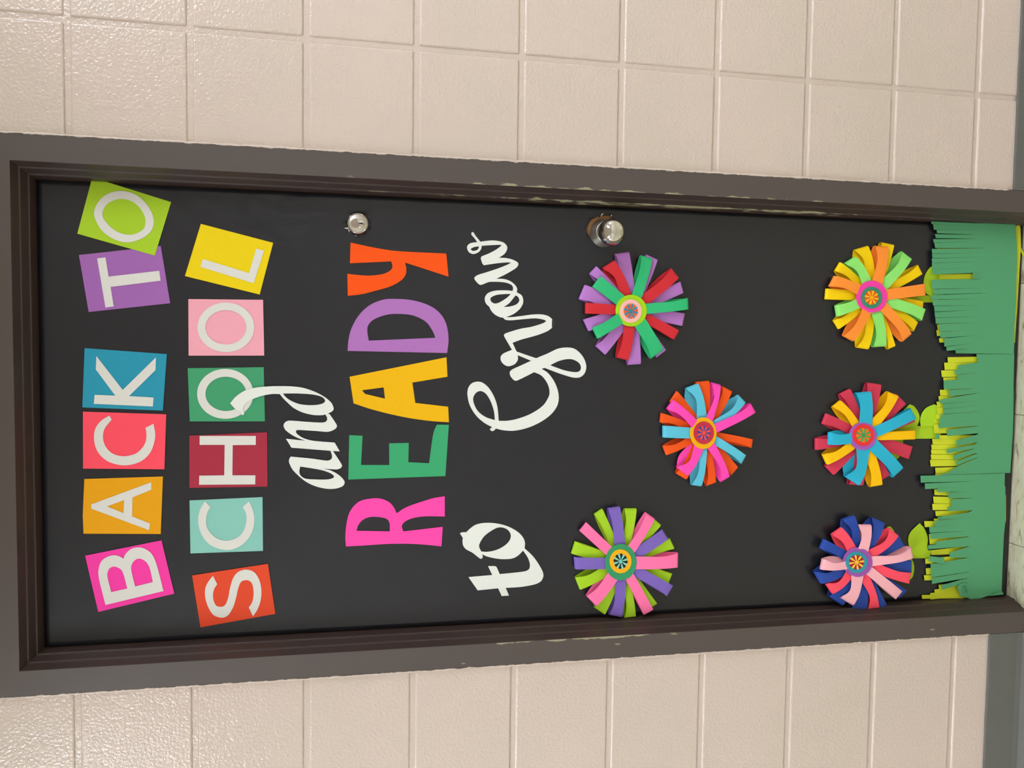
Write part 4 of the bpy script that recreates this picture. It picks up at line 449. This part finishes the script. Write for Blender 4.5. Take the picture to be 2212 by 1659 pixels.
# ------------------------------------------------------------------ lettered cards: BACK TO / SCHOOL
CARDCOL = {'O_lime': (168, 203, 40), 'T': (160, 100, 174), 'L': (236, 205, 0), 'O_pink': (240, 164, 180), 'K': (40, 146, 174), 'C_red': (255, 78, 98), 'A': (232, 160, 0),
           'O_green': (66, 154, 108), 'H': (168, 44, 66), 'C_teal': (136, 196, 184), 'B': (246, 58, 164), 'S': (226, 72, 38)}
CARDLAB = {'O_lime': 'lime green paper card with white letter O, last of the top row',
           'T': 'purple paper card with white letter T, its corner under the lime green card',
           'L': 'tilted yellow paper card with white letter L ending the second row',
           'O_pink': 'light pink paper card with white letter O below the yellow L card',
           'K': 'teal blue paper card with white letter K on the black paper', 'C_red': 'coral red paper card with white letter C beside the blue K card',
           'A': 'golden orange paper card with white letter A between magenta B and coral C cards',
           'O_green': 'green paper card with white letter O, partly covered by the script word and',
           'H': 'dark crimson paper card with white letter H in the second row', 'C_teal': 'pale aqua paper card with white letter C between crimson H and orange red S',
           'B': 'tilted magenta paper card with white letter B starting the top row', 'S': 'tilted orange red paper card with white letter S starting the second row'}
for key, cp, lt, hl in CARDS:
    h = .0019 if key == 'T' else .0025
    org = centroid(cp, h)
    t = empty('letter_card', org); tag(t, CARDLAB[key], 'letter card', 'lettered paper cards spelling two words')
    plate('card', [(cp, [])], h, .0006, paper(*CARDCOL[key]), t)
    plate('letter', [(lt, hl)], h + .0009, .0007, M_CARDWHITE, t)
# ------------------------------------------------------------------ cut-out letters READY and script words
RC = {'Y': ((246, 82, 4), 'orange'), 'D': ((174, 112, 184), 'lilac purple'), 'A': ((238, 180, 0), 'golden yellow'), 'E': ((58, 164, 110), 'green'), 'R': ((255, 72, 172), 'hot pink')}
for key, shp in READY:
    col, nm = RC[key]
    o = plate('paper_letter', shp, .0028, .0009, paper(*col), None, centroid(shp[0][0], .0028))
    tag(o, 'large %s cut out paper letter %s in the middle word' % (nm, key), 'letter', 'big cut out letters of the middle word')
for shp, h, lab in ((AND, .0046, 'white script paper word and, its stem lying over the green O card'), (GROW, .0028, 'long white script paper word Grow with a looping G beside the knob side letters'), (TO, .0028, 'small white script paper word to below the pink letter R')):
    o = plate('script_word', shp, h, .0007, M_WHITE, None, centroid(shp[0][0], h)); tag(o, lab, 'word')

# ------------------------------------------------------------------ loop flowers
PC = {'F1': {'p': ((180, 118, 196), 'purple'), 'r': ((206, 42, 52), 'red'), 'g': ((48, 182, 116), 'green')},
      'F2': {'o': ((240, 84, 18), 'orange'), 'b': ((92, 190, 216), 'sky blue'), 'k': ((255, 72, 180), 'hot pink')},
      'F3': {'l': ((164, 206, 36), 'lime'), 'u': ((124, 98, 184), 'violet'), 'k': ((255, 116, 170), 'pink')},
      'F4': {'y': ((250, 208, 0), 'yellow'), 'g': ((144, 226, 112), 'light green'), 'o': ((255, 144, 52), 'orange')},
      'F5': {'c': ((208, 56, 82), 'crimson'), 'y': ((254, 192, 0), 'golden yellow'), 'b': ((42, 174, 206), 'turquoise')},
      'F6': {'n': ((42, 72, 160), 'blue'), 'c': ((255, 78, 100), 'coral'), 'k': ((246, 176, 186), 'pale pink')}}
DC = {'F1': ((162, 208, 20), (252, 184, 176), (236, 96, 50), (40, 140, 172)), 'F2': ((240, 174, 0), (196, 46, 70), (84, 66, 160), (240, 84, 56)),
      'F3': ((54, 148, 98), (244, 176, 20), (28, 28, 34), (126, 206, 186)), 'F4': ((244, 62, 166), (58, 138, 108), (230, 92, 16), (252, 186, 28)),
      'F5': ((166, 90, 180), (238, 50, 52), (246, 120, 24), (56, 160, 90)), 'F6': ((156, 84, 168), (52, 146, 164), (170, 26, 42), (250, 196, 66))}
FLAB = {'F1': 'paper loop flower of green, red and purple strips with a lime centre below the knob',
        'F2': 'paper loop flower of hot pink, sky blue and orange strips with a yellow oval centre',
        'F3': 'paper loop flower of pink, violet and lime strips with a dark green centre',
        'F4': 'paper loop flower of orange, yellow and light green strips with magenta centre',
        'F5': 'paper loop flower of turquoise, golden yellow and crimson strips with a purple and red centre',
        'F6': 'paper loop flower of coral, pale pink and blue strips beside the door frame'}
LH = [.007, .011, .014]
def loop_petal(cx, cz, p, lift, m, parent, rnd):
    """one strip of paper bent into a loop: front strand out to the fold, back strand home again"""
    col, ly, ax, az, bx, bz, dl = p
    A = Vector((ax / 10000, az / 10000)); Bp = Vector((bx / 10000, bz / 10000)); Cc = Vector((cx, cz))
    mid = (A + Bp) / 2; d = mid - Cc; R = d.length; u = d / R
    wv = (Bp - A); w_ = wv.length; wn = wv / w_; perp = Vector((u.y, -u.x))
    if perp.dot(wn) < 0: perp = -perp
    hm = LH[ly] + lift; G = .0090 + .0035 * rnd.random() + (.003 if abs(dl) > 20 else 0)
    G = min(G, 2 * (hm - .0016))
    dlt = dl / 10000 * 1.4; rho = G / 2
    N1, NT = 12, 7; rows = []
    hb = (.0165 - .003 * (2 - ly)) + lift
    for i in range(N1 + 1):               # front strand
        t = i / N1; r = (R - rho * .8) * (.10 + .90 * t)
        g = G / 2 * min(1, t / .75) ** .8
        hc = hb + (hm - hb) * min(1, t * 1.25)
        rows.append((r, hc + g + .0016 * math.sin(math.pi * t) * (1 if ly else .4), -dlt * .42 * math.sin(math.pi * t ** 2.0), t, 1))
    for i in range(1, NT):                # the fold
        a = math.pi * i / NT; rows.append((R - rho * .8 + rho * .8 * math.sin(a), hm + G / 2 * math.cos(a), 0, 1, 0))
    for i in range(N1 + 1):               # back strand
        t = 1 - i / N1; r = (R - rho * .8) * (.10 + .90 * t)
        g = G / 2 * min(1, t / .75) ** .8
        hc = (hb - .002) + (hm - hb + .002) * min(1, t * 1.25)
        rows.append((r, max(.0018 + .0004 * ly, hc - g), dlt * .38 * math.sin(math.pi * t ** 2.0), t, 0))
    V = []; F = []
    for r, h, off, t, fr in rows:
        side = (perp * (1 - t) + wn * t).normalized()
        c = Cc + u * r + perp * off
        ww = w_ * (.90 + .10 * t) - (.55 * abs(dlt) * math.sin(math.pi * t ** 2.0) if fr else 0)
        for q in (-.5, 0, .5):
            s = c + side * ww * q
            V.append((s.x, DOORY - h, s.y))
    for i in range(len(rows) - 1):
        for q in (0, 1):
            a = i * 3 + q; F.append((a, a + 1, a + 4, a + 3))
    o = mesh_obj('petal', V, F, m, parent, None, True); solid(o, .0006, 0); crease(o)
    return o
def star(name, ST, n, rin, rout, wd, h, m, parent, phase=0.0, hub=.24):
    ox, oz, ax, az, bx, bz = [q / 10000 for q in ST]
    shapes = []
    def pt(x, y): return (int(round((ox + ax * x + bx * y) * 10000)), int(round((oz + az * x + bz * y) * 10000)))
    for k in range(n):
        a = 2 * math.pi * k / n + phase
        pl = []
        for q in range(14):
            t = 2 * math.pi * q / 14
            rr = (rin + rout) / 2 + (rout - rin) / 2 * math.cos(t); ww = wd / 2 * math.sin(t) * (.72 + .42 * math.cos(t))
            pl.append(pt(rr * math.cos(a) - ww * math.sin(a), rr * math.sin(a) + ww * math.cos(a)))
        shapes.append((pl, []))
    if hub: shapes.append(([pt(hub * math.cos(2 * math.pi * q / 16), hub * math.sin(2 * math.pi * q / 16)) for q in range(16)], []))
    # smooth_outline works on ints of a tenth of a millimetre; small shapes keep their corners soft
    return plate(name, shapes, h, .0005, m, parent)
for key in ('F1', 'F2', 'F3', 'F4', 'F5', 'F6'):
    d = FLOWERS[key]; cx, cz = d['c'][0] / 10000, d['c'][1] / 10000; lift = d['lift']
    t = empty('paper_flower', (cx, DOORY - .002, cz)); tag(t, FLAB[key], 'flower', 'loop flowers on the door')
    rnd = random.Random(int(key[1]) * 11)
    for p in d['pet']:
        c3, nm = PC[key][p[0]]
        o = loop_petal(cx, cz, p, lift, paper(*c3), t, rnd); o['label'] = nm + ' loop petal'
    hd = .0205 + lift; c0, c1, c2, c3 = DC[key]
    # foam pad that the centre is stuck on
    core = [(q[0] * .55 + d['c'][0] * .45, q[1] * .55 + d['c'][1] * .45) for q in d['disk']]
    plate('pad', [(core, [])], hd - .0014, hd - .0034, paper(*c0), t)
    dk = plate('centre_disk', [(d['disk'], [])], hd, .0014, paper(*c0), t)
    sd = plate('scalloped_disk', [(d['scal'], [])], hd + .0010, .0008, paper(*c1), dk); sd['label'] = 'scalloped inner disk'
    ph = rnd.random() * .5 + .2
    star('under_star', d['star'], 8, .15, .98, .50, hd + .0017, paper(*c2), dk, ph + math.pi / 8)
    star('top_star', d['star'], 8, .15, 1.0, .30, hd + .0024, paper(*c3), dk, ph)

# ------------------------------------------------------------------ stems and leaves
SLAB = ['lime green paper stem and leaf between the magenta centred flower and the grass', 'lime green paper stem with leaves under the turquoise and yellow flower', 'lime green paper stem with pointed leaf beside the blue and coral flower']
for sh, lab in zip(STEMS, SLAB):
    t = empty('flower_stem', centroid(sh[0][1], .002)); tag(t, lab, 'stem', 'flower stems')
    for i, (nm, pl) in enumerate(sh):
        plate(nm, [(pl, [])], .0022 if nm == 'stem' else .0027 + .0001 * i, .0004, paper(168, 200, 34) if (nm, lab) != ('leaf', SLAB[1]) else paper(172, 212, 36), t,
              warp=(lambda p: 0) if nm == 'stem' else (lambda p, c=centroid(pl): .06 * max(0, abs(p.x - c[0]) - .006) ** 1.0 * .5))
# ------------------------------------------------------------------ fringed grass sheets
def quad_blade(o_, h, m, parent, rnd, lift_hi):
    tx0, tz0, tx1, tz1, bx0, bz0, bx1, bz1 = [q / 10000 for q in o_]
    T0, T1, B0, B1 = Vector((tx0, tz0)), Vector((tx1, tz1)), Vector((bx0, bz0)), Vector((bx1, bz1))
    lf = rnd.uniform(.0002, lift_hi) * (1.0 if rnd.random() > .25 else 2.2); tw = rnd.uniform(-.0004, .0004); V = []; F = []; N = 6
    ext0, ext1 = (B0 - T0) * .02, (B1 - T1) * .02
    for i in range(N + 1):
        s = i / N
        for e, (b_, t_) in enumerate(((B0 + ext0, T0), (B1 + ext1, T1))):
            p = b_.lerp(t_, s); hh = h + (lf + (tw if e else -tw)) * s * s
            V.append((p.x, DOORY - max(h - .001, hh), p.y))
    for i in range(N): a = i * 2; F.append((a, a + 1, a + 3, a + 2))
    o = mesh_obj('blade', V, F, m, parent, None, True); solid(o, .0004, 0); crease(o); return o
GCOL = [(208, 214, 44)] * 3 + [(86, 158, 112)] * 3
GLAB = ['yellow green fringed paper grass behind the green sheet near the lock side frame', 'yellow green fringed paper grass behind the middle green sheet', 'yellow green fringed paper grass behind the green sheet with the curled corner',
        'green fringed paper grass sheet at the lock side, yellow edge showing under it', 'green fringed paper grass sheet in the middle of the door bottom', 'green fringed paper grass sheet with a curled corner, on the hinge side']
for gi, ((h, body, blades), lab) in enumerate(zip(GRASS, GLAB)):
    rnd = random.Random(40 + gi)
    cx = sum(q[0] for q in body) / len(body) / 10000; cz = sum(q[1] for q in body) / len(body) / 10000
    t = empty('paper_grass', (cx, DOORY - h, cz)); tag(t, lab, 'grass', 'fringed paper grass at the door bottom', 'thing')
    m = paper(*GCOL[gi])
    plate('sheet', [(body, [])], h, .0004, m, t)
    for b_ in blades: quad_blade(b_, h, m, t, rnd, .0021 if gi > 2 else .0012)
    for fg, fp in FOLDS:                 # blades folded over, a rolled corner, a loose curl
        if fg != gi: continue
        hh = .0125 if gi == 5 else h + .002
        plate('folded_blade' if len(fp) < 9 else 'rolled_corner', [(fp, [CURLHOLE] if len(fp) == 9 else [])], hh, .0004, m, t)
# ------------------------------------------------------------------ cove bases
def base(name, x0, x1, ztop):
    pf = [(-.0002, ztop), (-.0035, ztop - .0004), (-.0042, ztop - .002), (-.0042, .022), (-.0065, .010), (-.0115, .003), (-.0175, .0008), (-.0178, .0002), (0, .0002)]
    N = 180; V = []; F = []; n = len(pf)
    for i in range(N + 1):
        x = x0 + (x1 - x0) * i / N; dz = .0012 * noise.noise(Vector((x * 22, 1, 2)))
        for q, (y, z) in enumerate(pf): V.append((x, y - .0004 + .0003 * noise.noise(Vector((x * 9, q, 5))), z + (dz if q < 3 else 0)))
    for i in range(N):
        for q in range(n - 1): a = i * n + q; F.append((a, a + 1, a + n + 1, a + n))
    F.append(tuple(range(n))); F.append(tuple(N * n + q for q in reversed(range(n))))
    o = mesh_obj(name, V, F, M_BASE, None, (x0, 0, 0)); tag(o, kind='structure'); bevel(o, .0006, 2, 40)
    bm = bmesh.new(); bm.from_mesh(o.data); bmesh.ops.recalc_face_normals(bm, faces=bm.faces); bm.to_mesh(o.data); bm.free()
    return o
base('baseboard_right', HW + .001, XE - .01, .0845); base('baseboard_left', -XE + .01, -HW - .001, .0955)
# ------------------------------------------------------------------ floor of 12 inch tiles
fl = empty('floor', (0, 0, 0)); tag(fl, kind='structure')
v, f = box(-XE, XE, -3.1, .9, -.05, -.0032); mesh_obj('bed', v, f, M_GROUT, fl, (0, 0, 0))
TS = .3048; tile0 = None
for iy in range(-9, 3):
    for ix in range(-8, 8):
        x0 = -.0035 + ix * TS; y0 = -.10 + iy * TS
        if tile0 is None:
            g = .0006; v, f = box(g, TS - g, g, TS - g, -.003, 0); tile0 = o = mesh_obj('tile', v, f, M_TILE, fl, (0, 0, 0)); bevel(o, .0004, 1)
        else: o = tile0.copy(); COL.objects.link(o)
        o.location = (x0, y0, random.uniform(-.0001, .0001))
V = []; F = []
for side in (1, -1):
    for ix in range(8, 18):
        for iy in range(-9, 3):
            x0 = (-.0035 + ix * TS) if side == 1 else (-.0035 - (ix + 1) * TS); y0 = -.10 + iy * TS
            add_box(V, F, x0 + .0006, x0 + TS - .0006, y0 + .0006, y0 + TS - .0006, -.003, 0)
o = mesh_obj('far_tiles', V, F, M_TILE, fl, (0, 0, 0)); o['kind'] = 'stuff'
# ------------------------------------------------------------------ rest of the corridor (behind and beside the camera)
v, f = box(-XE, XE, -3.1, -3.0, 0, CEIL); tag(mesh_obj('wall_front', v, f, M_OPP), kind='structure')
v, f = box(-XE, XE, -3.1, 1.0, CEIL, CEIL + .06); tag(mesh_obj('ceiling', v, f, M_CEIL), kind='structure')
v, f = box(-XE - .08, -XE, -3.1, .19, 0, CEIL); tag(mesh_obj('wall_left', v, f, M_OPP), kind='structure')
v, f = box(XE, XE + .08, -3.1, .19, 0, CEIL); tag(mesh_obj('wall_right', v, f, M_OPP), kind='structure')
L0 = None
for i, (x, y) in enumerate(LAMPS):
    sx, sy = LAMP_SX / 2, LAMP_SY / 2
    lab = ['recessed ceiling light right of the door', 'recessed ceiling light left of the door', 'recessed ceiling light far along the corridor to the right', 'recessed ceiling light far along the corridor to the left'][i]
    t = empty('ceiling_light', (x, y, CEIL)); tag(t, lab, 'light', 'corridor ceiling lights')
    V = []; F = []; g = .025
    for q in ((-sx - g, -sx, -sy - g, sy + g), (sx, sx + g, -sy - g, sy + g), (-sx, sx, -sy - g, -sy), (-sx, sx, sy, sy + g)):
        add_box(V, F, x + q[0], x + q[1], y + q[2], y + q[3], CEIL - .012, CEIL + .001)
    mesh_obj('lamp_frame', V, F, M_LAMPF, t)
    v, f = box(x - sx, x + sx, y - sy, y + sy, CEIL - .006, CEIL - .002); mesh_obj('diffuser', v, f, M_LIT, t)
